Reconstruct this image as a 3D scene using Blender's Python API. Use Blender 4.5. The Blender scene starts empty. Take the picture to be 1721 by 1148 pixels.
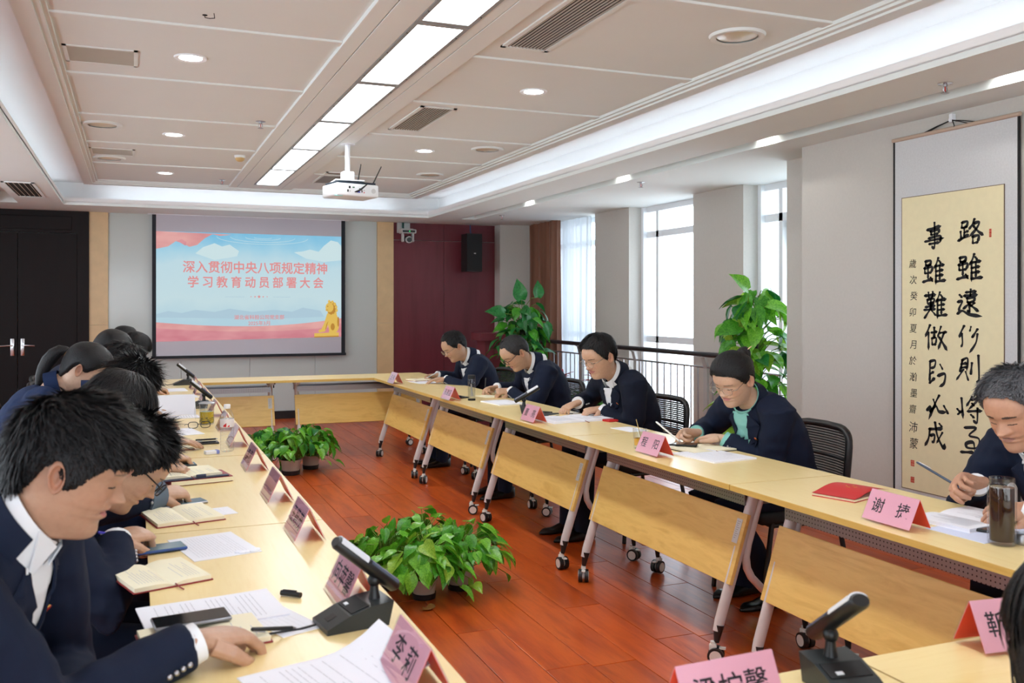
import bpy, bmesh, math, random
from mathutils import Vector as V, Matrix as Mx, noise, Euler
from mathutils.bvhtree import BVHTree
random.seed(7)
D = bpy.data
C = bpy.context.scene.collection
PI = math.pi

# ---------------------------------------------------------------- camera, sky, exposure
cam = D.objects.new('camera', D.cameras.new('camera'))
C.objects.link(cam)
cam.location = (0, 0, 1.45)
cam.rotation_euler = (PI / 2, 0, -math.radians(22.139))
cam.data.sensor_width = 36
cam.data.lens = 36 * 1562 / 1721
cam.data.shift_y = -60 / 1721
cam.data.clip_start = 0.05
cam.data.dof.use_dof = True
cam.data.dof.focus_distance = 5.5
cam.data.dof.aperture_fstop = 6.3
bpy.context.scene.camera = cam

world = D.worlds.new('sky')
bpy.context.scene.world = world
world.use_nodes = True
wn = world.node_tree.nodes
wl = world.node_tree.links
bg = wn['Background']
tc = wn.new('ShaderNodeTexCoord')
sx = wn.new('ShaderNodeSeparateXYZ')
cr = wn.new('ShaderNodeValToRGB')
wl.new(tc.outputs['Generated'], sx.inputs[0])
wl.new(sx.outputs['Z'], cr.inputs[0])
wl.new(cr.outputs[0], bg.inputs[0])
cr.color_ramp.elements[0].position = 0.0
cr.color_ramp.elements[0].color = (0.90, 0.95, 1.0, 1)
cr.color_ramp.elements[1].position = 0.8
cr.color_ramp.elements[1].color = (0.62, 0.80, 1.0, 1)
bg.inputs[1].default_value = 4.6

vs = bpy.context.scene.view_settings
vs.view_transform = 'Standard'
vs.look = 'None'
vs.gamma = 1
vs.use_curve_mapping = False
vs.exposure = 0.2
PANEL_E, DOWN_E, COVE_E, SPOT_E, SCREEN_E = 12.5, 36.0, 7.5, 5.0, 0.74
bpy.context.scene.cycles.max_bounces = 8
bpy.context.scene.cycles.diffuse_bounces = 5
bpy.context.scene.cycles.transparent_max_bounces = 16
bpy.context.scene.cycles.sample_clamp_indirect = 6.0
bpy.context.scene.cycles.caustics_reflective = False
bpy.context.scene.cycles.caustics_refractive = False

# ---------------------------------------------------------------- helpers
def lin(c):
    out = []
    for x in c[:3]:
        x = x / 255.0
        out.append(x / 12.92 if x <= 0.04045 else ((x + 0.055) / 1.055) ** 2.4)
    return tuple(out) + (1.0,)

def newmat(name):
    m = D.materials.new(name)
    m.use_nodes = True
    return m, m.node_tree.nodes, m.node_tree.links, m.node_tree.nodes['Principled BSDF']

def mat(name, col, rough=0.5, metal=0.0, spec=0.5, emit=None, es=0.0, noise_=0.0, nscale=20.0, bump=0.0, bscale=200.0, coat=0.0, sss=0.0, trans=0.0, sheen=0.0, stretch=(1, 1, 1)):
    m, n, l, p = newmat(name)
    c = lin(col)
    p.inputs['Base Color'].default_value = c
    p.inputs['Roughness'].default_value = rough
    p.inputs['Metallic'].default_value = metal
    p.inputs['Specular IOR Level'].default_value = spec
    if coat: p.inputs['Coat Weight'].default_value = coat; p.inputs['Coat Roughness'].default_value = 0.08
    if sss:
        p.inputs['Subsurface Weight'].default_value = sss
        p.inputs['Subsurface Radius'].default_value = (0.012, 0.005, 0.003)
        p.inputs['Subsurface Scale'].default_value = 0.5
    if trans: p.inputs['Transmission Weight'].default_value = trans
    if sheen: p.inputs['Sheen Weight'].default_value = sheen; p.inputs['Sheen Roughness'].default_value = 0.5
    if emit is not None:
        p.inputs['Emission Color'].default_value = lin(emit)
        p.inputs['Emission Strength'].default_value = es
    if noise_ or bump:
        t = n.new('ShaderNodeTexCoord'); mp = n.new('ShaderNodeMapping')
        mp.inputs['Scale'].default_value = stretch
        l.new(t.outputs['Object'], mp.inputs[0])
    if noise_:
        nz = n.new('ShaderNodeTexNoise'); nz.inputs['Scale'].default_value = nscale; nz.inputs['Detail'].default_value = 5
        mixn = n.new('ShaderNodeMixRGB'); mixn.blend_type = 'MIX'
        a = [min(1, x * (1 + noise_)) for x in c[:3]] + [1]; b = [x * (1 - noise_) for x in c[:3]] + [1]
        mixn.inputs[1].default_value = b; mixn.inputs[2].default_value = a
        l.new(mp.outputs[0], nz.inputs[0]); l.new(nz.outputs['Fac'], mixn.inputs[0]); l.new(mixn.outputs[0], p.inputs['Base Color'])
    if bump:
        nb = n.new('ShaderNodeTexNoise'); nb.inputs['Scale'].default_value = bscale; nb.inputs['Detail'].default_value = 3
        bp = n.new('ShaderNodeBump'); bp.inputs['Strength'].default_value = bump; bp.inputs['Distance'].default_value = 0.002
        l.new(mp.outputs[0], nb.inputs[0]); l.new(nb.outputs['Fac'], bp.inputs['Height']); l.new(bp.outputs[0], p.inputs['Normal'])
    return m

def wood(name, cols, rough, scale, stretch, coat=0.0, spec=0.5, ring=0.0, percol=0.0):
    """grain running along object x unless stretch says otherwise"""
    m, n, l, p = newmat(name)
    t = n.new('ShaderNodeTexCoord'); mp = n.new('ShaderNodeMapping'); mp.inputs['Scale'].default_value = stretch
    inf = n.new('ShaderNodeObjectInfo'); ad = n.new('ShaderNodeVectorMath'); ad.operation = 'ADD'
    sc = n.new('ShaderNodeVectorMath'); sc.operation = 'SCALE'; sc.inputs['Scale'].default_value = 37.0
    cmb = n.new('ShaderNodeCombineXYZ')
    l.new(inf.outputs['Random'], cmb.inputs[0]); l.new(inf.outputs['Random'], cmb.inputs[1]); l.new(inf.outputs['Random'], cmb.inputs[2])
    l.new(cmb.outputs[0], sc.inputs[0])
    l.new(t.outputs['Object'], mp.inputs[0]); l.new(mp.outputs[0], ad.inputs[0]); l.new(sc.outputs[0], ad.inputs[1])
    nz = n.new('ShaderNodeTexNoise'); nz.inputs['Scale'].default_value = scale; nz.inputs['Detail'].default_value = 6; nz.inputs['Roughness'].default_value = 0.62
    nz.inputs['Distortion'].default_value = ring
    rp = n.new('ShaderNodeValToRGB')
    k = len(cols)
    rp.color_ramp.elements[0].position = 0.28; rp.color_ramp.elements[0].color = lin(cols[0])
    rp.color_ramp.elements[1].position = 0.72; rp.color_ramp.elements[1].color = lin(cols[-1])
    for i in range(1, k - 1):
        e = rp.color_ramp.elements.new(0.28 + 0.44 * i / (k - 1)); e.color = lin(cols[i])
    l.new(ad.outputs[0], nz.inputs[0]); l.new(nz.outputs['Fac'], rp.inputs[0])
    out = rp.outputs[0]
    if percol:
        hs = n.new('ShaderNodeHueSaturation'); mr = n.new('ShaderNodeMapRange')
        mr.inputs['To Min'].default_value = 1 - percol; mr.inputs['To Max'].default_value = 1 + percol
        l.new(inf.outputs['Random'], mr.inputs[0]); l.new(mr.outputs[0], hs.inputs['Value']); l.new(out, hs.inputs['Color']); out = hs.outputs[0]
    l.new(out, p.inputs['Base Color'])
    p.inputs['Roughness'].default_value = rough; p.inputs['Specular IOR Level'].default_value = spec
    if coat: p.inputs['Coat Weight'].default_value = coat; p.inputs['Coat Roughness'].default_value = 0.12
    return m

def glassy(name, tint=(1, 1, 1), ior=1.45, rough=0.0, base=0.0):
    """thin clear sheet: lets light through and mirrors at a glancing angle"""
    m = D.materials.new(name); m.use_nodes = True
    n, l = m.node_tree.nodes, m.node_tree.links
    n.clear()
    o = n.new('ShaderNodeOutputMaterial'); mx = n.new('ShaderNodeMixShader'); tr = n.new('ShaderNodeBsdfTransparent'); gl = n.new('ShaderNodeBsdfGlossy')
    lw = n.new('ShaderNodeLayerWeight'); lw.inputs[0].default_value = 0.5
    pw = n.new('ShaderNodeMath'); pw.operation = 'POWER'; pw.inputs[1].default_value = 4.0; l.new(lw.outputs['Facing'], pw.inputs[0])
    fr = n.new('ShaderNodeMath'); fr.operation = 'MULTIPLY_ADD'; fr.inputs[1].default_value = 0.7; fr.inputs[2].default_value = ((ior - 1) / (ior + 1)) ** 2; l.new(pw.outputs[0], fr.inputs[0])
    tr.inputs[0].default_value = tuple(tint) + (1,); gl.inputs['Roughness'].default_value = rough
    if base:
        ma = n.new('ShaderNodeMath'); ma.operation = 'ADD'; ma.inputs[1].default_value = base; l.new(fr.outputs[0], ma.inputs[0]); l.new(ma.outputs[0], mx.inputs[0])
    else: l.new(fr.outputs[0], mx.inputs[0])
    l.new(tr.outputs[0], mx.inputs[1]); l.new(gl.outputs[0], mx.inputs[2]); l.new(mx.outputs[0], o.inputs[0])
    return m

class MB:
    """collects shapes into one mesh"""
    def __init__(self): self.v = []; self.f = []; self.m = []
    def add(self, vs, fs, mi=0):
        o = len(self.v); self.v += [tuple(x) for x in vs]
        for q in fs: self.f.append(tuple(i + o for i in q)); self.m.append(mi)
        return self
    def merge(self, b, mtx=None, mi=None):
        vs = b.v if mtx is None else [tuple(mtx @ V(x)) for x in b.v]
        o = len(self.v); self.v += vs
        for q, m in zip(b.f, b.m): self.f.append(tuple(i + o for i in q)); self.m.append(m if mi is None else mi)
        return self
    def box(self, c, s, mi=0, rot=None, bev=0.0):
        if bev:
            bm = bmesh.new(); bmesh.ops.create_cube(bm, size=1)
            for w in bm.verts: w.co = V((w.co.x * s[0], w.co.y * s[1], w.co.z * s[2]))
            bmesh.ops.bevel(bm, geom=bm.edges[:], offset=bev, segments=2, affect='EDGES', profile=0.5)
            bm.verts.index_update()
            vs = [w.co.copy() for w in bm.verts]; fs = [[w.index for w in f.verts] for f in bm.faces]; bm.free()
        else:
            vs = [V((x * s[0] / 2, y * s[1] / 2, z * s[2] / 2)) for x in (-1, 1) for y in (-1, 1) for z in (-1, 1)]
            fs = [(0, 1, 3, 2), (4, 6, 7, 5), (0, 4, 5, 1), (2, 3, 7, 6), (0, 2, 6, 4), (1, 5, 7, 3)]
        if rot is not None: vs = [rot @ x for x in vs]
        return self.add([x + V(c) for x in vs], fs, mi)
    def bb(self, x0, x1, y0, y1, z0, z1, mi=0, bev=0.0):
        return self.box(((x0 + x1) / 2, (y0 + y1) / 2, (z0 + z1) / 2), (abs(x1 - x0), abs(y1 - y0), abs(z1 - z0)), mi, None, bev)
    def tube(self, path, rad, n=10, mi=0, caps=True, up=None, closed=False):
        """rad: per-point radius or (across, along up)"""
        P = [V(p) for p in path]; k = len(P)
        if not isinstance(rad, (list,)): rad = [rad] * k
        rad = [r if isinstance(r, tuple) else (r, r) for r in rad]
        T = []
        for i in range(k):
            if closed: t = P[(i + 1) % k] - P[i - 1]
            else: t = P[min(i + 1, k - 1)] - P[max(i - 1, 0)]
            T.append(t.normalized() if t.length > 1e-9 else V((0, 0, 1)))
        u = V(up) if up is not None else (V((0, 0, 1)) if abs(T[0].z) < 0.9 else V((1, 0, 0)))
        vs = []
        for i in range(k):
            if up is not None: u = V(up)
            u = u - T[i] * u.dot(T[i])
            if u.length < 1e-6: u = T[i].orthogonal()
            u.normalize(); w = T[i].cross(u)
            for j in range(n):
                a = 2 * PI * j / n
                vs.append(P[i] + w * (math.cos(a) * rad[i][0]) + u * (math.sin(a) * rad[i][1]))
        fs = []
        for i in range(k if closed else k - 1):
            for j in range(n):
                a, b = i * n + j, i * n + (j + 1) % n
                c, d = ((i + 1) % k) * n + (j + 1) % n, ((i + 1) % k) * n + j
                fs.append((a, b, c, d))
        if caps and not closed: fs += [tuple(range(n - 1, -1, -1)), tuple(range((k - 1) * n, k * n))]
        return self.add(vs, fs, mi)
    def ball(self, c, r, n=12, mi=0, rot=None):
        r = r if isinstance(r, tuple) else (r, r, r); m = max(4, n // 2); vs = []; fs = []
        for i in range(m + 1):
            t = PI * i / m
            for j in range(n):
                a = 2 * PI * j / n
                p = V((math.sin(t) * math.cos(a) * r[0], math.sin(t) * math.sin(a) * r[1], math.cos(t) * r[2]))
                if rot is not None: p = rot @ p
                vs.append(p + V(c))
        for i in range(m):
            for j in range(n):
                fs.append((i * n + j, (i + 1) * n + j, (i + 1) * n + (j + 1) % n, i * n + (j + 1) % n))
        return self.add(vs, fs, mi)
    def lathe(self, prof, n=24, c=(0, 0, 0), mi=0):
        vs = []; fs = []; k = len(prof)
        for r, z in prof:
            for j in range(n):
                a = 2 * PI * j / n; vs.append((c[0] + r * math.cos(a), c[1] + r * math.sin(a), c[2] + z))
        for i in range(k - 1):
            for j in range(n): fs.append((i * n + j, i * n + (j + 1) % n, (i + 1) * n + (j + 1) % n, (i + 1) * n + j))
        return self.add(vs, fs, mi)
    def grid(self, fn, nu, nv, mi=0, closeu=False):
        vs = [fn(i / (nu if closeu else nu - 1), j / (nv - 1)) for j in range(nv) for i in range(nu)]
        fs = []
        for j in range(nv - 1):
            for i in range(nu if closeu else nu - 1):
                a, b = j * nu + i, j * nu + (i + 1) % nu; fs.append((a, b, b + nu, a + nu))
        return self.add(vs, fs, mi)
    def prism(self, pts, mtx, h, mi=0):
        """outline in local xy, thickness h along local z"""
        k = len(pts)
        vs = [mtx @ V((x, y, 0)) for x, y in pts] + [mtx @ V((x, y, h)) for x, y in pts]
        fs = [tuple(range(k - 1, -1, -1)), tuple(range(k, 2 * k))] + [(i, (i + 1) % k, k + (i + 1) % k, k + i) for i in range(k)]
        return self.add(vs, fs, mi)
    def mesh(self, name, mats, smooth=0.0):
        me = D.meshes.new(name); me.from_pydata(self.v, [], self.f)
        for q in (mats if isinstance(mats, (list, tuple)) else [mats]): me.materials.append(q)
        if any(self.m): me.polygons.foreach_set('material_index', self.m)
        bm = bmesh.new(); bm.from_mesh(me); bmesh.ops.remove_doubles(bm, verts=bm.verts[:], dist=1e-6); bmesh.ops.recalc_face_normals(bm, faces=bm.faces[:]); bm.to_mesh(me); bm.free()
        if smooth:
            me.polygons.foreach_set('use_smooth', [True] * len(me.polygons))
            if smooth < 180: me.set_sharp_from_angle(angle=math.radians(smooth))
        me.update(); return me
    def build(self, name, mats, parent=None, smooth=0.0, loc=None, rz=None):
        return link(name, self.mesh(name, mats, smooth), parent, loc, rz)

def link(name, me, parent=None, loc=None, rz=None):
    o = D.objects.new(name, me); C.objects.link(o)
    if parent is not None: o.parent = parent
    if loc is not None: o.location = loc
    if rz is not None: o.rotation_euler = (0, 0, rz)
    return o

def tag(o, label=None, cat=None, group=None, kind=None):
    if label: o['label'] = label
    if cat: o['category'] = cat
    if group: o['group'] = group
    if kind: o['kind'] = kind
    return o

def thing(name, label, cat, loc=(0, 0, 0), rz=0.0, group=None):
    o = D.objects.new(name, None); C.objects.link(o); o.location = loc; o.rotation_euler = (0, 0, rz); o.empty_display_size = 0.05
    return tag(o, label, cat, group)

def copy_tree(o, parent=None):
    c = o.copy(); C.objects.link(c)
    if parent is not None: c.parent = parent
    for ch in list(KIDS.get(o.name, [])) or [x for x in o.children]: copy_tree(ch, c)
    return c
KIDS = {}

_font_cache = {}
def text_mesh(s, size=1.0, bold=0.0, ext=0.0, mtx=None, align='CENTER', space=1.0):
    """flat lettering as an MB in local xy"""
    cu = D.curves.new('lettering', 'FONT'); cu.body = s; cu.size = size; cu.align_x = align; cu.align_y = 'CENTER'
    cu.offset = bold; cu.extrude = ext; cu.resolution_u = 3; cu.space_character = space
    ob = D.objects.new('lettering', cu)
    me = D.meshes.new_from_object(ob)
    b = MB(); b.v = [tuple(x.co) for x in me.vertices]; b.f = [tuple(p.vertices) for p in me.polygons]; b.m = [0] * len(b.f)
    D.objects.remove(ob); D.meshes.remove(me); D.curves.remove(cu)
    if mtx is not None: b.v = [tuple(mtx @ V(x)) for x in b.v]
    return b

def frame(origin, x, y):
    """matrix whose local x,y axes are the given directions"""
    x = V(x).normalized(); y = V(y); y = (y - x * y.dot(x)).normalized(); z = x.cross(y)
    m = Mx((x, y, z)).transposed().to_4x4(); m.translation = V(origin); return m

# ---------------------------------------------------------------- materials
m_white = mat('white paint', (228, 235, 234), 0.75, noise_=0.02, nscale=3)
m_trough = mat('cove white paint', (240, 240, 240), 0.8)
m_wallpaper = mat('grey wallpaper', (200, 197, 191), 0.85, noise_=0.05, nscale=60, bump=0.25, bscale=350)
m_rearwall = mat('rear wall paint', (214, 210, 206), 0.9)
m_stone = mat('beige marble', (214, 186, 142), 0.35, noise_=0.16, nscale=7, spec=0.5)
m_glasswall = mat('back-painted glass', (196, 206, 204), 0.12, spec=0.5)
m_maroon = wood('maroon veneer', [(94, 36, 44), (110, 45, 55), (102, 40, 49)], 0.38, 6, (1, 1, 0.12), spec=0.4)
m_darkwood = wood('dark door veneer', [(16, 10, 11), (22, 13, 14), (18, 11, 12)], 0.5, 8, (1, 1, 0.1), spec=0.2)
m_skirt = mat('dark skirting', (22, 20, 24), 0.4)
m_floor = wood('red wood plank', [(148, 54, 17), (178, 72, 23), (200, 90, 32), (160, 60, 19)], 0.29, 2.2, (5, .7, 4), spec=0.5, ring=0.25, percol=0.09)
m_joint = mat('floor joint', (70, 30, 20), 0.6)
m_maple = wood('pale maple laminate', [(234, 207, 140), (240, 217, 158), (236, 211, 147)], 0.28, 3.0, (1.2, 12, 12), spec=0.5)
m_maple2 = wood('maple laminate panel', [(214, 170, 86), (234, 196, 112), (222, 180, 96)], 0.33, 2.6, (1.2, 8, 8), spec=0.45, ring=0.5)
m_edge = wood('maple edge band', [(208, 170, 86), (224, 190, 104)], 0.4, 3.0, (1.5, 14, 40))
m_legs = mat('grey white metal', (214, 208, 206), 0.35, spec=0.5)
m_black = mat('black plastic', (20, 21, 23), 0.4)
m_blackm = mat('matt black', (14, 15, 17), 0.7)
m_mesh = mat('black chair mesh', (26, 28, 30), 0.6)
m_chrome = mat('chrome', (205, 205, 208), 0.18, metal=1.0)
m_steel = mat('brushed steel', (176, 176, 180), 0.35, metal=1.0)
m_wheel = mat('white caster disc', (228, 226, 220), 0.4)
m_alu = mat('white window frame', (238, 243, 248), 0.4)
m_winglass = glassy('window glass', (0.97, 0.99, 1.0))
m_curtain = mat('brown curtain', (132, 90, 70), 0.85, sheen=0.3, noise_=0.06, nscale=40)
m_pink = mat('pink card', (240, 172, 184), 0.3, spec=0.5)
m_coral = mat('coral card back', (236, 92, 70), 0.4)
m_acryl = glassy('clear acrylic', (0.97, 0.98, 1.0), 1.2, 0.02)
m_ink = mat('black ink', (24, 16, 20), 0.6)
m_paper = mat('white paper', (236, 238, 246), 0.8)
m_cream = mat('cream paper', (242, 236, 208), 0.8)
m_print = mat('grey print', (186, 188, 196), 0.8)
m_redcover = mat('red cover', (196, 28, 32), 0.45)
m_darkred = mat('dark red cover', (140, 22, 30), 0.45)
m_gold = mat('gold print', (222, 170, 70), 0.4, metal=0.5)
m_navy = mat('navy cover', (24, 34, 70), 0.5)
m_phone = mat('dark phone glass', (24, 26, 30), 0.08, spec=0.6)
m_phoneb = mat('blue phone glass', (96, 128, 140), 0.1, spec=0.6)
m_terra = mat('grey plastic pot', (178, 166, 154), 0.6, noise_=0.12, nscale=12)
m_soil = mat('soil', (46, 34, 24), 0.95, noise_=0.3, nscale=60)
m_stem = mat('plant stem', (112, 140, 52), 0.5)
m_brown = mat('dry leaf', (150, 104, 50), 0.8)
m_panel_e = mat('light panel', (255, 255, 255), 0.5, emit=(248, 252, 255), es=PANEL_E)
m_down_e = mat('downlight disc', (255, 255, 255), 0.5, emit=(255, 250, 240), es=DOWN_E)
m_cove_e = mat('cove strip', (255, 255, 255), 0.5, emit=(226, 242, 255), es=COVE_E)
# ---------------------------------------------------------------- room shell
X0, X1, Y0, Y1 = -3.0, 5.62, -2.6, 12.2
ZS, ZC, ZL = 2.57, 2.82, 2.775      # soffit, upper ceiling, ceiling moulding
def struct(b, name, mats, parent=None, smooth=0): 
    return tag(b.build(name, mats, parent, smooth), kind='structure' if parent is None else None)

# floor of single planks; the ones the photo shows are objects, the rest one joined piece
floor = struct(MB().bb(X0 - .2, X1 + .2, Y0 - .2, Y1 + .2, -0.12, -0.013), 'floor', m_joint)
PW, PL = 0.1955, 1.215
pm = MB().box((0, 0, -0.0065), (PW - .003, PL - .003, .013), 0, None, 0.0016).mesh('plank', m_floor)
rest = MB(); planks = []
for i in range(int((X1 - X0) / PW) + 2):
    x = 1.515 + PW / 2 + (i - 23) * PW
    off = (i * 0.37 + 0.2 * (i % 3)) % 1.0 * PL
    for j in range(14):
        y = Y0 - .6 + off + j * PL
        if y - PL / 2 > Y1 or x < X0 - .1 or x > X1 + .1: continue
        planks.append((x, y))
def seen(p):
    x, y = p
    if y < 1.2: return 1e9
    pen = 0 if (0.5 < x < 4.5) else 30
    return y + pen
planks.sort(key=seen)
for k, (x, y) in enumerate(planks):
    if k < 285 and seen((x, y)) < 40: link('plank', pm, floor, (x, y, 0))
    else: rest.box((x, y, -0.0065), (PW - .003, PL - .003, .013))
tag(rest.build('plank_field', m_floor, floor), kind='stuff')

# walls
wb = struct(MB().bb(X0 - .2, X1, Y1, Y1 + .2, 0, 3.1), 'wall_back', m_white)
xs = [-0.285, 0.54, 1.362, 2.185, 3.008]
for a, b in zip(xs[:-1], xs[1:]):
    MB().bb(a + .002, b - .002, Y1 - .02, Y1, .1, ZS, 0, .001).build('glass_panel', m_glasswall, wb)
for a, b in ((-.494, -.285), (3.008, 3.229)):
    for z0, z1 in ((0, 1.22), (1.222, ZS)): MB().bb(a, b, Y1 - .05, Y1, z0, z1, 0, .002).build('stone_slab', m_stone, wb)
for a, b in ((3.229, 3.943), (3.943, 4.69)):
    for z0, z1 in ((.1, 2.335), (2.34, ZS)): MB().bb(a + .002, b - .002, Y1 - .03, Y1, z0, z1, 0, .002).build('veneer_panel', m_maroon, wb)
struct(MB().bb(-.285, 3.008, Y1 - .035, Y1 - .021, 0, .1).bb(3.229, 4.69, Y1 - .045, Y1 - .031, 0, .1), 'baseboard_back', m_skirt)
# dark double door in the back wall
dr = struct(MB().bb(-2.12, -1.99, Y1 - .08, Y1, 0, ZS).bb(-.62, -.494, Y1 - .08, Y1, 0, ZS).bb(-1.99, -.62, Y1 - .08, Y1, 2.31, ZS).bb(-1.93, -.68, Y1 - .095, Y1 - .08, 2.345, 2.5, 0, .004), 'door_1', m_darkwood)
for s, a, b in ((1, -1.988, -1.253), (-1, -1.247, -.622)):
    lf = MB().bb(a, b, Y1 - .055, Y1 - .01, .01, 2.305, 0, .003).build('door_leaf', m_darkwood, dr)
    hx = -1.253 - .05 if s == 1 else -1.247 + .05
    MB().bb(hx - .02, hx + .02, Y1 - .063, Y1 - .055, .87, 1.07, 0, .003).tube([(hx, Y1 - .06, .99), (hx, Y1 - .11, .99), (hx - s * .02, Y1 - .115, .992), (hx - s * .13, Y1 - .11, .985)], .009, 8).build('door_handle', m_chrome, lf, 40)
LW = ((.2, 2.8), (3.6, 6.2), (7.0, 9.6))
wlm = MB().bb(X0 - .2, X0, Y0, Y1, 0, .3).bb(X0 - .2, X0, Y0, Y1, 2.5, 3.1)
for a, b in zip([Y0] + [q[1] for q in LW], [q[0] for q in LW] + [Y1]): wlm.bb(X0 - .2, X0, a, b, .3, 2.5)
struct(wlm, 'wall_left', m_rearwall)
for k, (a, b) in enumerate(LW):                             # windows added in the unseen left wall to bring in more daylight
    w = struct(MB().bb(X0 - .12, X0 - .06, a, b, .3, .36).bb(X0 - .12, X0 - .06, a, b, 2.44, 2.5).bb(X0 - .12, X0 - .06, a, a + .06, .3, 2.5).bb(X0 - .12, X0 - .06, b - .06, b, .3, 2.5).bb(X0 - .12, X0 - .06, (a + b) / 2 - .03, (a + b) / 2 + .03, .3, 2.5), 'window_%d' % (k + 6), m_alu)
    for c_, d_ in ((a + .06, (a + b) / 2 - .03), ((a + b) / 2 + .03, b - .06)): MB().bb(X0 - .093, X0 - .087, c_, d_, .36, 2.44).build('pane', m_winglass, w)
wf = struct(MB().bb(X0 - .2, X1, Y0 - .2, Y0, 0, .3).bb(X0 - .2, X1, Y0 - .2, Y0, 2.5, 3.1).bb(X0 - .2, -2.7, Y0 - .2, Y0, .3, 2.5).bb(.35, .65, Y0 - .2, Y0, .3, 2.5).bb(3.7, X1, Y0 - .2, Y0, .3, 2.5), 'wall_front', m_rearwall)
for k, (a, b) in enumerate(((-2.7, .35), (.65, 3.7))):      # added windows in the unseen wall behind the camera, for fill light
    w = struct(MB().bb(a, b, Y0 - .12, Y0 - .06, .3, .36).bb(a, b, Y0 - .12, Y0 - .06, 2.44, 2.5).bb(a, a + .06, Y0 - .12, Y0 - .06, .3, 2.5).bb(b - .06, b, Y0 - .12, Y0 - .06, .3, 2.5).bb((a + b) / 2 - .03, (a + b) / 2 + .03, Y0 - .12, Y0 - .06, .3, 2.5), 'window_%d' % (k + 4), m_alu)
    for c_, d_ in ((a + .06, (a + b) / 2 - .03), ((a + b) / 2 + .03, b - .06)): MB().bb(c_, d_, Y0 - .093, Y0 - .087, .36, 2.44).build('pane', m_winglass, w)
# right side: scroll wall, stepped column, piers between the windows, corner column
wr = struct(MB().bb(4.38, 5.7, Y0, 5.32, 0, ZS + .02).bb(4.68, 5.7, 5.32, 5.86, 0, ZS + .02), 'wall_right', m_wallpaper)
for a, b in ((7.14, 7.97), (9.28, 10.12), (11.72, 12.2)):
    MB().bb(5.21, 5.7, a, b, 0, ZS + .02).build('wall_pier', m_wallpaper, wr)
MB().bb(4.69, 5.21, 11.97, 12.2, 0, ZS + .02).build('corner_column', m_wallpaper, wr)
struct(MB().bb(4.365, 4.38, Y0, 5.32, 0, .1).bb(4.665, 4.68, 5.33, 5.86, 0, .1), 'baseboard_right', m_skirt)

# windows
def sheet_window(name, ya, yb, sash=False):
    xg = 5.46
    w = struct(MB(), name, m_alu)
    fr = MB()
    fr.bb(xg - .05, xg + .05, ya, ya + .05, .02, ZS).bb(xg - .05, xg + .05, yb - .05, yb, .02, ZS)
    fr.bb(xg - .05, xg + .05, ya, yb, .02, .12).bb(xg - .05, xg + .05, ya, yb, ZS - .06, ZS)
    fr.bb(xg - .045, xg + .045, ya, yb, 1.04, 1.11).bb(xg - .045, xg + .045, ya, yb, 2.22, 2.29)
    fr.bb(xg - .045, xg + .045, yb - .30, yb - .25, .12, ZS - .06)
    fr.bb(xg - .09, xg - .05, yb - .05, yb + .02, .02, ZS)
    fr.build('window_frame', m_alu, w)
    ym = yb - .275
    for z0, z1 in ((.12, 1.04), (1.11, 2.22), (2.29, ZS - .06)):
        for a, b in ((ya + .05, ym - .025), (ym + .025, yb - .05)):
            if sash and z0 == 1.11 and a < ym - .1: continue
            MB().bb(xg - .003, xg + .003, a, b, z0, z1).build('pane', m_winglass, w)
    if sash:                       # top-hung sash pushed open
        a, b, z0, z1 = ya + .06, ym - .03, 1.12, 2.21
        s = MB()
        for q in ((a, b, z1 - .06, z1), (a, b, z0, z0 + .06), (a, a + .06, z0, z1), (b - .06, b, z0, z1)): s.bb(-.025, .025, q[0], q[1], q[2] - z1, q[3] - z1)
        so = s.build('sash', m_alu, w, 0, (xg + .02, 0, z1)); so.rotation_euler = (0, math.radians(-11), 0)
        MB().bb(-.003, .003, a + .06, b - .06, z0 + .06 - z1, -.06).build('sash_pane', m_winglass, so)
        MB().tube([(xg, b - .02, 1.65), (xg + .11, b - .02, 1.5)], .008, 6).build('stay_bar', m_steel, w)
    return w
sheet_window('window_1', 5.86, 7.14, True)
sheet_window('window_2', 7.97, 9.28)
sheet_window('window_3', 10.12, 11.72)

# dropped soffit with a groove on each side, and the coved tray
ceil = struct(MB().bb(X0 - .2, X1, Y0 - .2, Y1 + .2, 2.96, 3.1), 'ceiling', m_white)
TX0, TX1, TY1, TY0 = -.72, 3.48, 11.38, -1.6
so = MB()
gy0, gy1 = -1.5, 11.36
for xa, xb in ((X0, -1.343), (-1.164, TX0), (TX1, 3.916), (4.095, X1)): so.bb(xa, xb, TY0, TY1, ZS, ZS + .03)
so.bb(X0, X1, TY1, Y1, ZS, ZS + .03).bb(X0, X1, Y0, TY0, ZS, ZS + .03)
for xa, xb in ((-1.343, -1.164), (3.916, 4.095)):
    so.bb(xa, xb, gy1, TY1, ZS, ZS + .03)
    so.bb(xa - .02, xb + .02, TY0, TY1, ZS + .12, ZS + .14)
    so.bb(xa - .02, xa, TY0, gy1, ZS + .03, ZS + .13).bb(xb, xb + .02, TY0, gy1, ZS + .03, ZS + .13).bb(xa, xb, gy1, gy1 + .02, ZS + .03, ZS + .13)
so.build('soffit', m_white, ceil)
G = .19
tr = MB()
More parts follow.
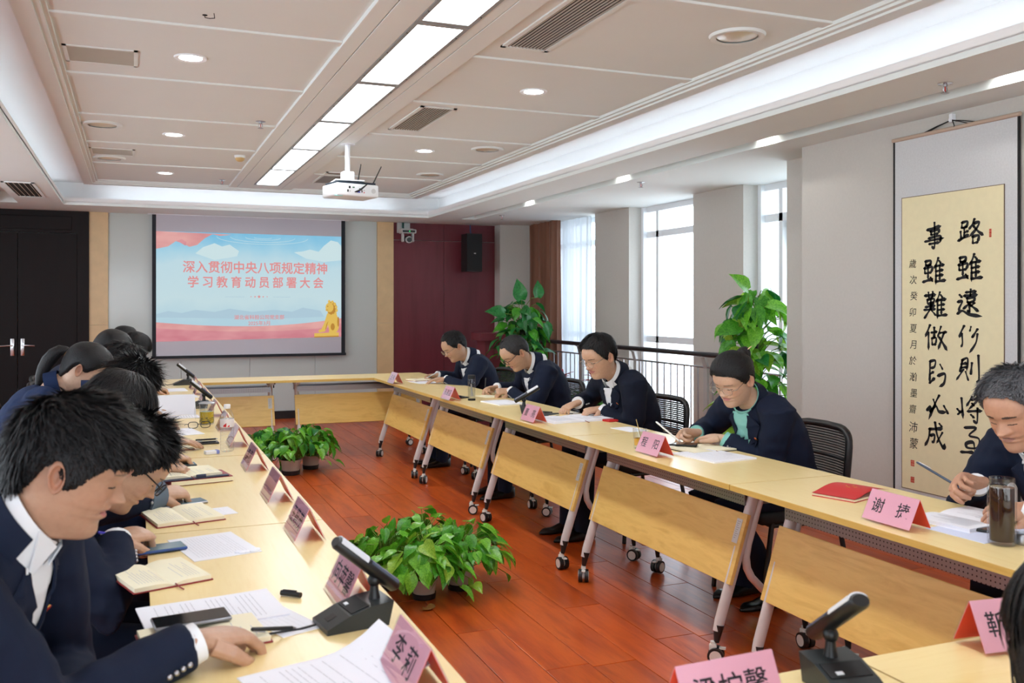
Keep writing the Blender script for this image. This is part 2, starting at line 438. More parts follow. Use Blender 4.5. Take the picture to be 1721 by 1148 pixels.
# lip, ledge and riser all round the tray
for k in range(4):
    if k == 0: tr.bb(TX1 - .0, TX1 + .03, TY0, TY1, ZS + .03, ZS + .08).bb(TX1, TX1 + G, TY0 - G, TY1 + G, ZS + .03, ZS + .04).bb(TX1 + G, TX1 + G + .02, TY0 - G, TY1 + G, ZS + .03, ZC + .02)
    if k == 1: tr.bb(TX0 - .03, TX0, TY0, TY1, ZS + .03, ZS + .08).bb(TX0 - G, TX0, TY0 - G, TY1 + G, ZS + .03, ZS + .04).bb(TX0 - G - .02, TX0 - G, TY0 - G, TY1 + G, ZS + .03, ZC + .02)
    if k == 2: tr.bb(TX0 - .03, TX1 + .03, TY1, TY1 + .03, ZS + .03, ZS + .08).bb(TX0 - G, TX1 + G, TY1, TY1 + G, ZS + .03, ZS + .04).bb(TX0 - G, TX1 + G, TY1 + G, TY1 + G + .02, ZS + .03, ZC + .02)
    if k == 3: tr.bb(TX0 - .03, TX1 + .03, TY0 - .03, TY0, ZS + .03, ZS + .08).bb(TX0 - G, TX1 + G, TY0 - G, TY0, ZS + .03, ZS + .04).bb(TX0 - G, TX1 + G, TY0 - G - .02, TY0 - G, ZS + .03, ZC + .02)
tr.build('cove', m_trough, ceil)
MX0, MX1, MY1, MY0 = -.505, 3.257, 11.13, -1.36
up = MB().bb(TX0 - G, TX1 + G, TY0 - G, TY1 + G, ZC + .02, ZC + .05)
up.build('ceiling_deck', m_trough, ceil)
bd = MB()
bw = .09
def ring(x0, x1, y0, y1, w, z0, z1):
    bd.bb(x0, x0 + w, y0, y1, z0, z1).bb(x1 - w, x1, y0, y1, z0, z1).bb(x0 + w, x1 - w, y1 - w, y1, z0, z1).bb(x0 + w, x1 - w, y0, y0 + w, z0, z1)
ring(MX0, MX1, MY0, MY1, bw, ZL, ZC + .02)
ring(MX0 + bw, MX1 - bw, MY0 + bw, MY1 - bw, .03, ZL + .012, ZC + .02)
ring(MX0 + bw + .03, MX1 - bw - .03, MY0 + bw + .03, MY1 - bw - .03, .02, ZL + .026, ZC + .02)
bd.build('ceiling_moulding', m_white, ceil)
# ribs and the fields between them
RY = [-1.2, 0.02, 1.22, 2.42, 3.6, 4.82, 6.02, 7.27, 8.48, 9.7, MY1 - bw - .03]
for sxa, sxb in ((MX0 + bw + .03, 1.0), (1.70, MX1 - bw - .03)):
    for y in RY[1:-1]:
        MB().bb(sxa, sxb, y - .04, y + .04, ZC - .012, ZC + .02, 0, .005).build('ceiling_rib', m_white, ceil)
    for a, b in zip(RY[:-1], RY[1:]): MB().bb(sxa, sxb, a + .002, b - .002, ZC, ZC + .019).build('ceiling_panel', m_white, ceil)
for xa, xb in ((1.0, 1.085), (1.09, 1.235), (1.51, 1.575), (1.58, 1.70)):
    MB().bb(xa, xb, MY0 + bw, MY1 - bw, ZC - .022, ZC + .02, 0, .003).build('beam_board', m_white, ceil)
MB().bb(1.235, 1.51, 10.66, MY1 - bw, ZC - .022, ZC + .02).build('beam_board', m_white, ceil)
# strips of light hidden on the cove ledge
ez = ZS + .05
for nm, q in (('a', (TX1 + .05, TX1 + .07, TY0, TY1)), ('b', (TX0 - .07, TX0 - .05, TY0, TY1)), ('c', (TX0, TX1, TY1 + .05, TY1 + .07)), ('d', (TX0, TX1, TY0 - .07, TY0 - .05))):
    lb = {'a': 'hidden light strip along the window side of the ceiling cove', 'b': 'hidden light strip along the door side of the ceiling cove', 'c': 'hidden light strip in the ceiling cove above the screen', 'd': 'hidden light strip in the cove at the near end'}[nm]
    t = thing('cove_light', lb, 'light', ((q[0] + q[1]) / 2, (q[2] + q[3]) / 2, ZS + .04))
    hx, hy = (q[1] - q[0]) / 2, (q[3] - q[2]) / 2
    MB().bb(-hx, hx, -hy, hy, .0, .012).build('housing', m_alu, t)
    MB().bb(-hx * .8, hx * .8, -hy, hy, .0125, .016).build('diffuser', m_cove_e, t)
# row of light panels along the middle
m_lframe = mat('grey lamp frame', (150, 156, 158), .5)
LY = [10.65, 9.39, 8.09, 6.80, 5.53, 4.25, 2.97, 1.69, .41]
for k in range(8):
    a, b = LY[k + 1], LY[k]
    nth = ['farthest', 'second farthest', 'third farthest', 'fourth farthest', 'fifth farthest', 'large cut-off', 'unseen', 'nearest unseen'][k]
    t = thing('panel_light', 'bright ' + nth + ' panel of the ceiling light row, counted from the screen', 'light', (1.3725, (a + b) / 2, ZC - .02))
    L = (b - a) / 2 - .004
    MB().bb(-.137, -.115, -L, L, -.006, .02).bb(.115, .137, -L, L, -.006, .02).bb(-.115, .115, L - .034, L, -.006, .02).bb(-.115, .115, -L, -L + .034, -.006, .02).build('frame', m_lframe, t)
    MB().bb(-.117, .117, -L + .03, L - .03, .004, .012).build('diffuser', m_panel_e, t)
    if k < 6:
        for s in (-1, 1):
            for yy in (-L * .72, -L * .12, L * .12, L * .72): MB().tube([(s * .127, yy, -.009), (s * .127, yy, .0)], .004, 6).build('screw', m_black, t)
def downlight(x, y, lb, group=None):
    t = thing('downlight', lb, 'light', (x, y, ZC))
    MB().lathe([(.062, -.004), (.085, -.008), (.088, -.002), (.088, 0)], 28).build('trim_ring', m_alu, t, 40)
    MB().lathe([(.0, -.003), (.062, -.004), (.062, -.001), (.0, -.001)], 24).build('lamp_disc', m_down_e, t)
for x, y, lb in ((.29, 5.42, 'lit round downlight beside the larger ceiling access panel'), (.296, 7.9, 'lit round downlight in line with the brown-topped round fitting'), (.30, 10.22, 'lit round downlight nearest the screen'), (2.366, 5.45, 'lit round downlight between the two long ceiling grilles'), (2.38, 7.9, 'lit round downlight right of the projector'),
                 (.29, 3.0, 'lit downlight above the near left chairs'), (2.37, 3.0, 'lit downlight above the near right chairs'), (.29, .6, 'lit downlight over the near table, left'), (2.37, .6, 'lit downlight over the near table, right')): downlight(x, y, lb)
def roundspk(x, y, lb):
    t = thing('round_ceiling_fitting', lb, 'light', (x, y, ZC))
    MB().lathe([(.105, -.012), (.135, -.014), (.142, -.004), (.142, 0)], 32).build('trim_ring', m_white, t, 50)
    MB().lathe([(.0, -.016), (.06, -.014), (.104, -.006), (.104, 0)], 32).build('cover', mat_fit, t, 60)
mat_fit = mat('unlit fitting cover', (214, 202, 178), 0.2)
for x, y, lb in ((2.83, 3.93, 'unlit round ceiling fitting with a glossy cover, largest, at upper right'), (2.86, 7.6, 'unlit round ceiling fitting right of the projector'), (2.86, 9.3, 'unlit round ceiling fitting nearest the far right corner of the tray'), (-.22, 7.65, 'unlit round ceiling fitting above the smaller access panel'), (-.21, 9.36, 'unlit round ceiling fitting beside the smaller access panel')): roundspk(x, y, lb)
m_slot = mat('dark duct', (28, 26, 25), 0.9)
m_slat = mat('grille slat', (188, 178, 166), 0.5)
def grille(x0, x1, y0, y1, n, z, lb):
    t = thing('air_grille', lb, 'vent', ((x0 + x1) / 2, (y0 + y1) / 2, z))
    a, b = (x1 - x0) / 2, (y1 - y0) / 2
    MB().bb(-a, a, -b, -b + .025, -.008, .01).bb(-a, a, b - .025, b, -.008, .01).bb(-a, -a + .025, -b, b, -.008, .01).bb(a - .025, a, -b, b, -.008, .01).build('frame', m_white, t)
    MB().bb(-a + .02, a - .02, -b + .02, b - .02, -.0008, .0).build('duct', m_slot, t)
    sm = MB().bb(-.0025, .0025, -b + .025, b - .025, -.007, -.001).mesh('slat', m_slat)
    for i in range(n): link('slat', sm, t, (-a + .025 + (i + .5) * (2 * a - .05) / n, 0, 0))
grille(1.79, 2.06, 3.62, 4.56, 11, ZC, 'long dark ceiling air grille at top centre')
grille(1.82, 2.08, 6.12, 7.02, 11, ZC, 'shorter ceiling air grille above the projector')
grille(1.82, 2.08, 9.5, 10.4, 11, ZC, 'air grille partly behind the projector')
grille(-1.11, -.84, 9.46, 10.68, 5, ZS, 'air grille in the dropped ceiling at far left')
m_hatch = mat('grey hatch', (186, 186, 176), 0.4, noise_=0.05, nscale=5)
for x0, x1, y0, y1, lb in ((-.35, .02, 5.38, 5.74, 'larger grey ceiling access panel at upper left'), (-.36, .01, 8.8, 9.16, 'smaller grey ceiling access panel farther back')):
    t = thing('access_panel', lb, 'panel', ((x0 + x1) / 2, (y0 + y1) / 2, ZC))
    a, b = (x1 - x0) / 2, (y1 - y0) / 2
    MB().bb(-a, a, -b, -b + .02, -.006, 0).bb(-a, a, b - .02, b, -.006, 0).bb(-a, -a + .02, -b, b, -.006, 0).bb(a - .02, a, -b, b, -.006, 0).build('frame', m_white, t)
    MB().bb(-a + .02, a - .02, -b + .02, b - .02, -.004, 0).build('hatch', m_hatch, t)
t = thing('smoke_detector', 'beige domed smoke detector left of the light panels', 'detector', (.897, 8.8, ZC))
MB().lathe([(.05, 0), (.05, -.012), (.046, -.02), (.0, -.02)], 24).build('base', m_white, t, 40)
MB().lathe([(.042, -.02), (.038, -.04), (.02, -.052), (.0, -.054)], 24).build('dome', mat('beige plastic', (205, 176, 120), .5), t, 60)
def sprinkler(x, y, z, lb):
    t = thing('sprinkler', lb, 'sprinkler', (x, y, z))
    MB().lathe([(.036, 0), (.036, -.003), (.012, -.008), (.0, -.008)], 20).build('plate', m_chrome, t, 40)
    MB().tube([(0, 0, -.006), (0, 0, -.018)], .011, 10).tube([(.011, 0, -.016), (.014, 0, -.035), (.004, 0, -.048)], .003, 6).tube([(-.011, 0, -.016), (-.014, 0, -.035), (-.004, 0, -.048)], .003, 6).build('frame_arms', m_steel, t, 60)
    MB().tube([(0, 0, -.018), (0, 0, -.044)], .003, 6).build('bulb', m_redcover, t)
    MB().lathe([(.0, -.048), (.02, -.049), (.021, -.052), (.0, -.052)], 14).build('deflector', m_steel, t)
sprinkler(.872, 7.1, ZC, 'chrome sprinkler left of the light panels')
sprinkler(.89, 10.55, ZC, 'small sprinkler nearest the screen')
sprinkler(3.781, 3.51, ZS, 'large chrome sprinkler above the hanging scroll')
sprinkler(4.25, 7.35, ZS, 'sprinkler above the middle window')
sprinkler(4.22, 10.7, ZS, 'sprinkler near the far corner by the curtain')
t = thing('loose_wire', 'short loose wire dangling from a hole in the ceiling', 'wire', (.31, 4.6, ZC))
MB().tube([(0, 0, 0), (0, 0, -.012), (.02, -.02, -.02), (.04, -.05, -.025), (.035, -.08, -.012)], .002, 6).build('cable', m_blackm, t)
MB().lathe([(.0, -.002), (.012, -.002), (.012, 0), (.0, 0)], 10).build('hole_ring', m_slot, t)
# small spots inside the grooves
for xg, sd, ys in ((4.0, 1, (1.3, 3.38, 5.33, 7.40, 9.54)), (-1.25, -1, (3.0, 6.0, 9.0))):
    for k, y in enumerate(ys):
        where = ['out of sight', 'at the right edge', 'left of the scroll', 'above the middle window', 'nearest the far corner'][k] if sd == 1 else ['near', 'middle', 'far'][k]
        t = thing('groove_light', 'small spotlight in the %s ceiling groove, %s one' % ('right' if sd == 1 else 'left', where), 'light', (xg, y, ZS + .12))
        MB().lathe([(.028, 0), (.028, -.02), (.022, -.022), (.0, -.022)], 16).build('housing', m_alu, t, 40)
        l = D.lights.new('groove_spot', 'SPOT'); l.energy = SPOT_E; l.spot_size = math.radians(125); l.spot_blend = 0.7; l.shadow_soft_size = .015; l.color = (1, .97, .92)
        lo = D.objects.new('groove_spot', l); C.objects.link(lo); lo.parent = t; lo.location = (0, 0, -.026)
        lo.rotation_euler = (0, math.radians(-42 * sd), 0)
# ---------------------------------------------------------------- folding tables
TL = 1.45
m_shelf, n_, l_, p_ = newmat('perforated shelf metal')
p_.inputs['Metallic'].default_value = 0.85; p_.inputs['Roughness'].default_value = 0.3
tcx = n_.new('ShaderNodeTexCoord'); vm = n_.new('ShaderNodeVectorMath'); vm.operation = 'SCALE'; vm.inputs['Scale'].default_value = 62.0
fr1 = n_.new('ShaderNodeVectorMath'); fr1.operation = 'FRACTION'; sb = n_.new('ShaderNodeVectorMath'); sb.operation = 'SUBTRACT'; sb.inputs[1].default_value = (.5, .5, 0)
ml = n_.new('ShaderNodeVectorMath'); ml.operation = 'MULTIPLY'; ml.inputs[1].default_value = (1, 1, 0)
ln = n_.new('ShaderNodeVectorMath'); ln.operation = 'LENGTH'; lt = n_.new('ShaderNodeMath'); lt.operation = 'LESS_THAN'; lt.inputs[1].default_value = 0.17
mxs = n_.new('ShaderNodeMixRGB'); mxs.inputs[1].default_value = lin((168, 168, 172)); mxs.inputs[2].default_value = lin((60, 60, 62))
sxyz = n_.new('ShaderNodeSeparateXYZ'); ayz = n_.new('ShaderNodeMath'); cxyz = n_.new('ShaderNodeCombineXYZ')
l_.new(tcx.outputs['Object'], sxyz.inputs[0]); l_.new(sxyz.outputs['Y'], ayz.inputs[0]); l_.new(sxyz.outputs['Z'], ayz.inputs[1]); l_.new(sxyz.outputs['X'], cxyz.inputs[0]); l_.new(ayz.outputs[0], cxyz.inputs[1]); l_.new(cxyz.outputs[0], vm.inputs[0]); l_.new(vm.outputs[0], fr1.inputs[0]); l_.new(fr1.outputs[0], sb.inputs[0]); l_.new(sb.outputs[0], ml.inputs[0]); l_.new(ml.outputs[0], ln.inputs[0]); l_.new(ln.outputs['Value'], lt.inputs[0]); l_.new(lt.outputs[0], mxs.inputs[0]); l_.new(mxs.outputs[0], p_.inputs['Base Color'])
m_stick = mat('silver sticker', (208, 209, 205), 0.5)

def caster_meshes():
    w = MB()
    for s in (-1, 1):
        w.tube([(s * .006, 0, 0), (s * .026, 0, 0)], .033, 20, 0)
        w.tube([(s * .0255, 0, 0), (s * .028, 0, 0)], .024, 18, 1)
    h = MB().tube([(-.006, 0, 0), (.006, 0, 0)], .02, 10).box((0, .012, .03), (.026, .03, .03), 0, None, .005).tube([(0, .012, .035), (0, .012, .055)], .011, 10).box((0, -.026, .03), (.02, .026, .006))
    return w.mesh('wheel', [m_black, m_wheel], 40), h.mesh('caster_housing', m_wheel, 40)
WM, HM = caster_meshes()
TT = MB().bb(-TL / 2 + .001, TL / 2 - .001, -.268, .268, .727, .748, 1).bb(-TL / 2 + .001, TL / 2 - .001, -.268, .268, .748, .75, 0)
TTm = TT.mesh('tabletop', [m_maple, m_edge])
pr = Mx.Rotation(math.atan2(.09, .276), 3, 'X')
PMm = MB().box((0, 0, 0), (1.256, .018, .292), 0, None, .002).mesh('modesty_panel', m_maple2)
SHm = MB().bb(-.6, .6, -.10, .15, .628, .632).bb(-.6, .6, -.104, -.10, .628, .676).bb(-.6, .6, .15, .154, .628, .676).mesh('shelf', m_shelf)
STm = MB().bb(-.018, .018, -.0012, 0, -.05, .05, 0)
for i in range(9): STm.bb(-.012, .011 - .005 * (i % 3), -.0016, -.0012, .038 - i * .0085, .0392 - i * .0085, 1)
STm = STm.mesh('sticker', [m_stick, mat('grey sticker print', (96, 98, 98), .6)])
def legframe(s):
    b = MB()
    n = 14
    b.tube([(0, -.245 + .34 * (.13 - .10), .13), (0, -.225, .17), (0, -.05, .69)], [(.017, .022), (.017, .024), (.019, .026)], n, 0, up=(0, .95, -.3))
    pts = [(0, -.015, .69), (0, -.055, .57), (0, -.088, .47), (0, -.098, .42), (0, -.092, .37), (0, -.07, .33), (0, -.02, .28), (0, .05, .22), (0, .12, .17), (0, .19, .155)]
    b.tube(pts, [(.016, .019)] * 10, n, 0, up=None)
    b.bb(-.02, .02, -.17, .17, .70, .725, 0)
    b.box((0, -.03, .705), (.05, .12, .03), 0, None, .006)
    c = MB().tube([(0, -.229, .155), (0, -.241, .085)], [(.020, .026), (.010, .012)], n, 0)
    e = MB().tube([(0, .2, .175), (0, .207, .085)], [(.018, .02), (.010, .011)], n, 0)
    return b.mesh('leg_frame', m_legs, 50), c.mesh('leg_ferrule', m_black, 50), e.mesh('leg_ferrule', m_black, 50)
LFm, FEm, FEm2 = legframe(1)
HWm = MB().bb(-.012, .012, -.05, .05, .698, .715).tube([(0, -.01, .70), (0, -.01, .66)], .006, 6).mesh('fold_lever', m_black)
rnd = random.Random(3)
def table(x, y, rz, lb, sticker=True):
    t = thing('folding_table', lb, 'table', (x, y, 0), rz, 'folding tables of the meeting rectangle')
    link('tabletop', TTm, t)
    p = link('modesty_panel', PMm, t, (0, -.145, .456)); p.rotation_euler = (-math.atan2(.09, .276), 0, 0)
    if sticker: link('sticker', STm, p, (.59, -.0095, .07))
    link('shelf', SHm, t)
    link('fold_lever', HWm, t, (.64, 0, 0))
    for s in (-1, 1):
        lf = link('leg_frame', LFm, t, (s * .60, 0, 0)); link('leg_ferrule', FEm, lf); link('leg_ferrule', FEm2, lf)
        for yy in (-.243, .207):
            c = link('caster', HM, t, (s * .60, yy, .034)); c.rotation_euler = (0, 0, rnd.uniform(-1.2, 1.2) + PI / 2)
            link('wheel', WM, c)
    return t
JY = [8.88, 7.42, 5.97, 4.51, 3.05, 1.60]
rn = ['first folding table of the right row, at the far corner', 'second right-row folding table, under the tall clear flask', 'third right-row folding table, under the open booklet', 'fourth right-row folding table, under the tea glass and the mint-topped woman', 'nearest right-row folding table, under the red booklet and grey-haired man']
ln_ = ['farthest left-row folding table, beside the back tables', 'left-row folding table under the far black microphone', 'left-row folding table under the glass tea mug and water bottle', 'left-row folding table under the navy folder and open notebooks', 'nearest left-row folding table, under the big microphone']
for i in range(5):
    yc = (JY[i] + JY[i + 1]) / 2
    table(2.43, yc, -PI / 2, rn[i])
    table(.304, yc, PI / 2, ln_[i])
table(.605, 9.15, 0, 'left of the two back folding tables under the screen')
table(2.055, 9.15, 0, 'right of the two back folding tables under the screen')
table(.597, 1.18, PI, 'near folding table at the bottom edge, under the card with three characters')
table(2.05, 1.18, PI, 'near folding table at lower right, under the half-hidden pink card')

# ---------------------------------------------------------------- mesh chairs
def chair_meshes():
    q = {}
    q['seat'] = MB().box((0, -.02, .445), (.47, .46, .06), 0, None, .02).mesh('seat', m_blackm, 60)
    def rail(x, z, s): return V((x, .235 + .06 * (z - .5) - .03 * (1 - (x / .23) ** 2) * -1 - .02, z))
    f = MB()
    pts = []
    for i in range(28):
        a = 2 * PI * i / 28; ca, sa = math.cos(a), math.sin(a)
        x = .235 * math.copysign(abs(ca) ** .42, ca); z = .675 + .175 * math.copysign(abs(sa) ** .42, sa)
        x *= 1 + .06 * (z - .675) / .175
        pts.append(rail(x, z, 1))
    f.tube(pts, [(.018, .019)] * 28, 8, closed=True)
    f.tube([rail(-.225, .70, 1), rail(0, .70, 1), rail(.225, .70, 1)], .008, 6)
    q['back_frame'] = f.mesh('back_frame', m_black, 60)
    s = MB()
    for i in range(26):
        z = .515 + i * .0128
        w = .222 * (1 + .06 * (z - .675) / .175)
        s.tube([rail(-w, z, 1), rail(-w * .5, z, 1), rail(0, z, 1), rail(w * .5, z, 1), rail(w, z, 1)], (.0046, .0046) and .0055, 4)
    q['back_mesh'] = s.mesh('back_mesh', m_mesh)
    l = {}
    for k, (sx_, sy_) in enumerate(((-1, -1), (1, -1), (-1, 1), (1, 1))):
        p = [(sx_ * .22, sy_ * .18, .425), (sx_ * .235, sy_ * .22, .2), (sx_ * .24, sy_ * .235, .0)]
        if sy_ > 0: p = [(sx_ * .225, .235, .56)] + p
        l[k] = MB().tube(p, .0125, 8).mesh('leg', m_black, 60)
    q['legs'] = l
    q['rail'] = MB().tube([(-.22, -.18, .41), (.22, -.18, .41)], .01, 6).tube([(-.22, .18, .41), (.22, .18, .41)], .01, 6).tube([(-.22, -.18, .41), (-.22, .18, .41)], .01, 6).tube([(.22, -.18, .41), (.22, .18, .41)], .01, 6).mesh('seat_rail', m_black)
    return q
CH = chair_meshes()
def chair(x, y, rz, lb):
    t = thing('mesh_chair', lb, 'chair', (x, y, 0), rz, 'black mesh-back meeting chairs')
    link('seat', CH['seat'], t); link('back_frame', CH['back_frame'], t); tag(link('back_mesh', CH['back_mesh'], t), kind='stuff'); link('seat_rail', CH['rail'], t)
    for k in range(4): link('leg', CH['legs'][k], t)
    return t
R_ = -PI / 2
for x, y, lb in ((3.02, 8.14, 'mesh chair of the bespectacled man nearest the lectern'), (3.0, 6.72, 'mesh chair of the writing man beside the tall clear flask'), (2.99, 5.24, 'mesh chair behind the man reading the booklet, its slatted back lit from the window'), (2.99, 3.80, 'mesh chair of the woman in the mint top, in front of the grey wall'), (3.06, 2.2, 'mesh chair of the grey-haired man, out of frame')):
    chair(x, y, R_ + {8.14: .1, 6.72: .08, 5.24: .05, 3.8: -.1, 2.2: 0}[y], lb)
for x, y, lb in ((-.45, 1.92, 'mesh chair of the young man nearest the camera'), (-.46, 2.86, 'mesh chair of the spectacled man bent over the left table'), (-.48, 3.60, 'mesh chair of the long-haired woman in the left row'), (-.48, 4.32, 'mesh chair of the spiky-haired man in the left row'), (-.60, 5.03, 'mesh chair of the ponytailed woman'), (-.50, 5.74, 'mesh chair just beyond the ponytailed woman'), (-.56, 6.45, 'mesh chair of the person with smooth rounded dark hair'), (-.47, 7.92, 'mesh chair of the person with straight hair falling forward, near the back tables'), (-.52, 8.63, 'mesh chair at the far end of the left row')):
    chair(x, y, PI / 2, lb)
chair(1.98, .72, PI, 'mesh chair of the dark-haired person at the lower right corner')

# ---------------------------------------------------------------- screen, loudspeaker, camera, lectern, projector
def layered(poly, y, mm, name, par, h=.0012):
    """flat printed or projected shape standing in the xz plane facing the room"""
    return MB().prism(poly, frame((0, y, 0), (1, 0, 0), (0, 0, 1)), h).build(name, mm, par)
SX0, SX1, SZ0, SZ1 = .205, 2.563, .815, 2.565
ys = 12.1
sc = thing('projection_screen', 'white projection screen with a red and sky-blue title slide', 'screen', ((SX0 + SX1) / 2, ys, SZ0))
OX, OZ = (SX0 + SX1) / 2, SZ0
m_scr = mat('screen cloth', (196, 196, 206), 0.9)
MB().bb(SX0 - OX, SX1 - OX, 0, .004, .012, SZ1 - OZ).build('screen_cloth', m_scr, sc)
m_sb = mat('screen border', (16, 24, 34), .7)
for a, b in ((SX0, SX0 + .045), (SX1 - .05, SX1)): MB().bb(a - OX, b - OX, -.003, .003, .0, SZ1 - OZ).build('border_strip', m_sb, sc)
MB().bb(SX0 - OX - .01, SX1 - OX + .01, -.012, .014, -.012, .022).build('weight_bar', m_sb, sc)
MB().bb(SX0 - OX - .05, SX1 - OX + .05, -.02, .05, SZ1 - OZ - .004, SZ1 - OZ + .004).build('casing', m_alu, sc)
def proj(name, cols, es, pos=None, kind=None):
    m, n, l, p = newmat(name)
    p.inputs['Base Color'].default_value = lin(cols[0]) if kind is None else (.25, .25, .25, 1)
    p.inputs['Base Color'].default_value = (.03, .03, .03, 1); p.inputs['Roughness'].default_value = .9; p.inputs['Specular IOR Level'].default_value = 0.1
    p.inputs['Emission Strength'].default_value = es
    if kind == 'sky':
        t = n.new('ShaderNodeTexCoord'); s = n.new('ShaderNodeSeparateXYZ'); r = n.new('ShaderNodeValToRGB')
        l.new(t.outputs['Generated'], s.inputs[0]); nz = n.new('ShaderNodeTexNoise'); nz.inputs['Scale'].default_value = 3.2; nz.inputs['Detail'].default_value = 7
        mp = n.new('ShaderNodeMapping'); mp.inputs['Scale'].default_value = (1.8, 1, 1.1); l.new(t.outputs['Generated'], mp.inputs[0]); l.new(mp.outputs[0], nz.inputs[0])
        ad = n.new('ShaderNodeMath'); ad.operation = 'MULTIPLY_ADD'; ad.inputs[1].default_value = -.34; l.new(nz.outputs['Fac'], ad.inputs[0]); l.new(s.outputs['Z'], ad.inputs[2]); l.new(ad.outputs[0], r.inputs[0])
        e = r.color_ramp.elements; e[0].position = .0; e[0].color = lin((186, 220, 234)); e[1].position = .84; e[1].color = lin((126, 200, 236))
        for q, c in ((.22, (206, 232, 238)), (.52, (200, 230, 240)), (.66, (172, 220, 240))): x = e.new(q); x.color = lin(c)
        l.new(r.outputs[0], p.inputs['Emission Color'])
    elif kind == 'red':
        t = n.new('ShaderNodeTexCoord'); nz = n.new('ShaderNodeTexNoise'); nz.inputs['Scale'].default_value = 2.2; mp = n.new('ShaderNodeMapping'); mp.inputs['Scale'].default_value = (1.2, 1, 3.0)
        r = n.new('ShaderNodeValToRGB'); l.new(t.outputs['Object'], mp.inputs[0]); l.new(mp.outputs[0], nz.inputs[0]); l.new(nz.outputs['Fac'], r.inputs[0])
        e = r.color_ramp.elements; e[0].position = .35; e[0].color = lin(cols[0]); e[1].position = .65; e[1].color = lin(cols[1]); l.new(r.outputs[0], p.inputs['Emission Color'])
    else: p.inputs['Emission Color'].default_value = lin(cols[0])
    return m
m_sky = proj('projected sky', [(190, 225, 236)], SCREEN_E, kind='sky')
m_red = proj('projected red', [(222, 150, 152), (238, 176, 172)], SCREEN_E, kind='red')
m_red2 = proj('projected red band', [(214, 132, 144), (230, 158, 164)], SCREEN_E, kind='red')
m_txt = proj('projected lettering', [(236, 150, 150)], SCREEN_E)
m_wht = proj('projected cloud', [(214, 238, 242)], SCREEN_E)
m_lion = proj('projected gold', [(236, 196, 92)], SCREEN_E)
m_lion2 = proj('projected dark gold', [(196, 140, 52)], SCREEN_E)
m_hill = proj('projected hills', [(182, 212, 228)], SCREEN_E)
IX0, IX1, IZ0, IZ1 = .25 - OX, 2.512 - OX, 1.045 - OZ, 2.36 - OZ
sl = layered([(IX0, IZ0 - .03), (IX1, IZ0), (IX1, IZ1 - .006), (IX0, IZ1)], 0, m_sky, 'slide', sc, .001)
def on(u, v): return (IX0 + u * (IX1 - IX0), IZ0 + v * (IZ1 - IZ0))
lay = [0.0]
def art(name, pts, mm):
    lay[0] += 1; return layered([on(*p) for p in pts], -.0009 - .0002 * lay[0], mm, name, sl, .0008)
art('hills', [(0, .23), (.06, .26), (.13, .24), (.2, .27), (.3, .25), (.38, .28), (.5, .25), (.62, .27), (.72, .25), (.78, .29), (.88, .26), (.9, .2), (.6, .18), (.3, .19), (0, .2)], m_hill)
art('cloud', [(.2, .8), (.24, .86), (.3, .9), (.34, .87), (.38, .89), (.43, .83), (.42, .78), (.3, .74)], m_wht)
art('cloud', [(.73, .83), (.78, .84), (.82, .86), (.87, .84), (.9, .9), (.94, .955), (.98, .94), (1, .9), (1, .76), (.9, .74), (.8, .77)], m_wht)
art('ribbon', [(0, 1.0), (.39, .985), (.33, .97), (.29, .985), (.25, .945), (.21, .88), (.17, .86), (.13, .895), (.1, .91), (.06, .86), (0, .835)], m_red)
art('ribbon_fold', [(.1, .91), (.13, .93), (.155, .905), (.15, .87), (.12, .9)], m_red2)
art('band', [(0, .155)] + [(x / 20, .155 - .1 * math.sin(PI * min(1, x / 20 * 1.0) * .5) * 1 + .13 * (x / 20) ** 2.2) for x in range(1, 21)] + [(1, .01), (1, 0), (0, -.025)], m_red2)
art('band_light', [(0, .155)] + [(x / 20, .155 - .1 * math.sin(PI * x / 40) + .13 * (x / 20) ** 2.2) for x in range(1, 21)] + [(1, .14)] + [(x / 20, .1 - .085 * math.sin(PI * x / 40) + .09 * (x / 20) ** 2.0) for x in range(19, -1, -1)], m_red)
rp = MB()
for r0 in (.03, .06, .11, .155):
    pth = [on(.56 + r0 * 1.6 * math.cos(a * PI / 20), .965 + r0 * .42 * math.sin(a * PI / 20)) for a in range(20, 41)]
    rp.tube([(x, -.0035, z) for x, z in pth], .0022, 4)
rp.build('ripples', m_wht, sl)
def oval(u, v, a, b, rot=0, n=14):
    return [(u + a * math.cos(t) * math.cos(rot) - b * math.sin(t) * math.sin(rot) * .55, v + (a * math.cos(t) * math.sin(rot) / .55 + b * math.sin(t) * math.cos(rot))) for t in (2 * PI * k / n for k in range(n))]
art('lion_plinth', [(.845, -.005), (.985, .0), (.985, .045), (.845, .038)], m_lion); art('lion_plinth_shade', [(.845, -.005), (.985, .0), (.985, .012), (.845, .006)], m_lion2)
art('lion_haunch', oval(.957, .11, .030, .072), m_lion)
art('lion_body', [(.925, .26), (.962, .27), (.978, .2), (.980, .10), (.955, .05), (.93, .06), (.922, .14), (.915, .20)], m_lion)
art('lion_leg', [(.918, .23), (.940, .20), (.918, .10), (.906, .055), (.872, .045), (.868, .066), (.886, .078), (.902, .14)], m_lion)
art('lion_mane', oval(.945, .285, .030, .066), m_lion2)
art('lion_head', oval(.932, .292, .023, .048), m_lion)
art('lion_muzzle', [(.912, .285), (.926, .29), (.932, .262), (.918, .252), (.908, .264)], m_lion); art('lion_mouth', [(.911, .268), (.924, .27), (.924, .264), (.913, .262)], m_lion2)
for u_, v_ in ((.962, .325), (.970, .295), (.972, .262), (.966, .232), (.952, .214), (.948, .345), (.930, .350)): art('lion_curl', oval(u_, v_, .0075, .016), m_lion)
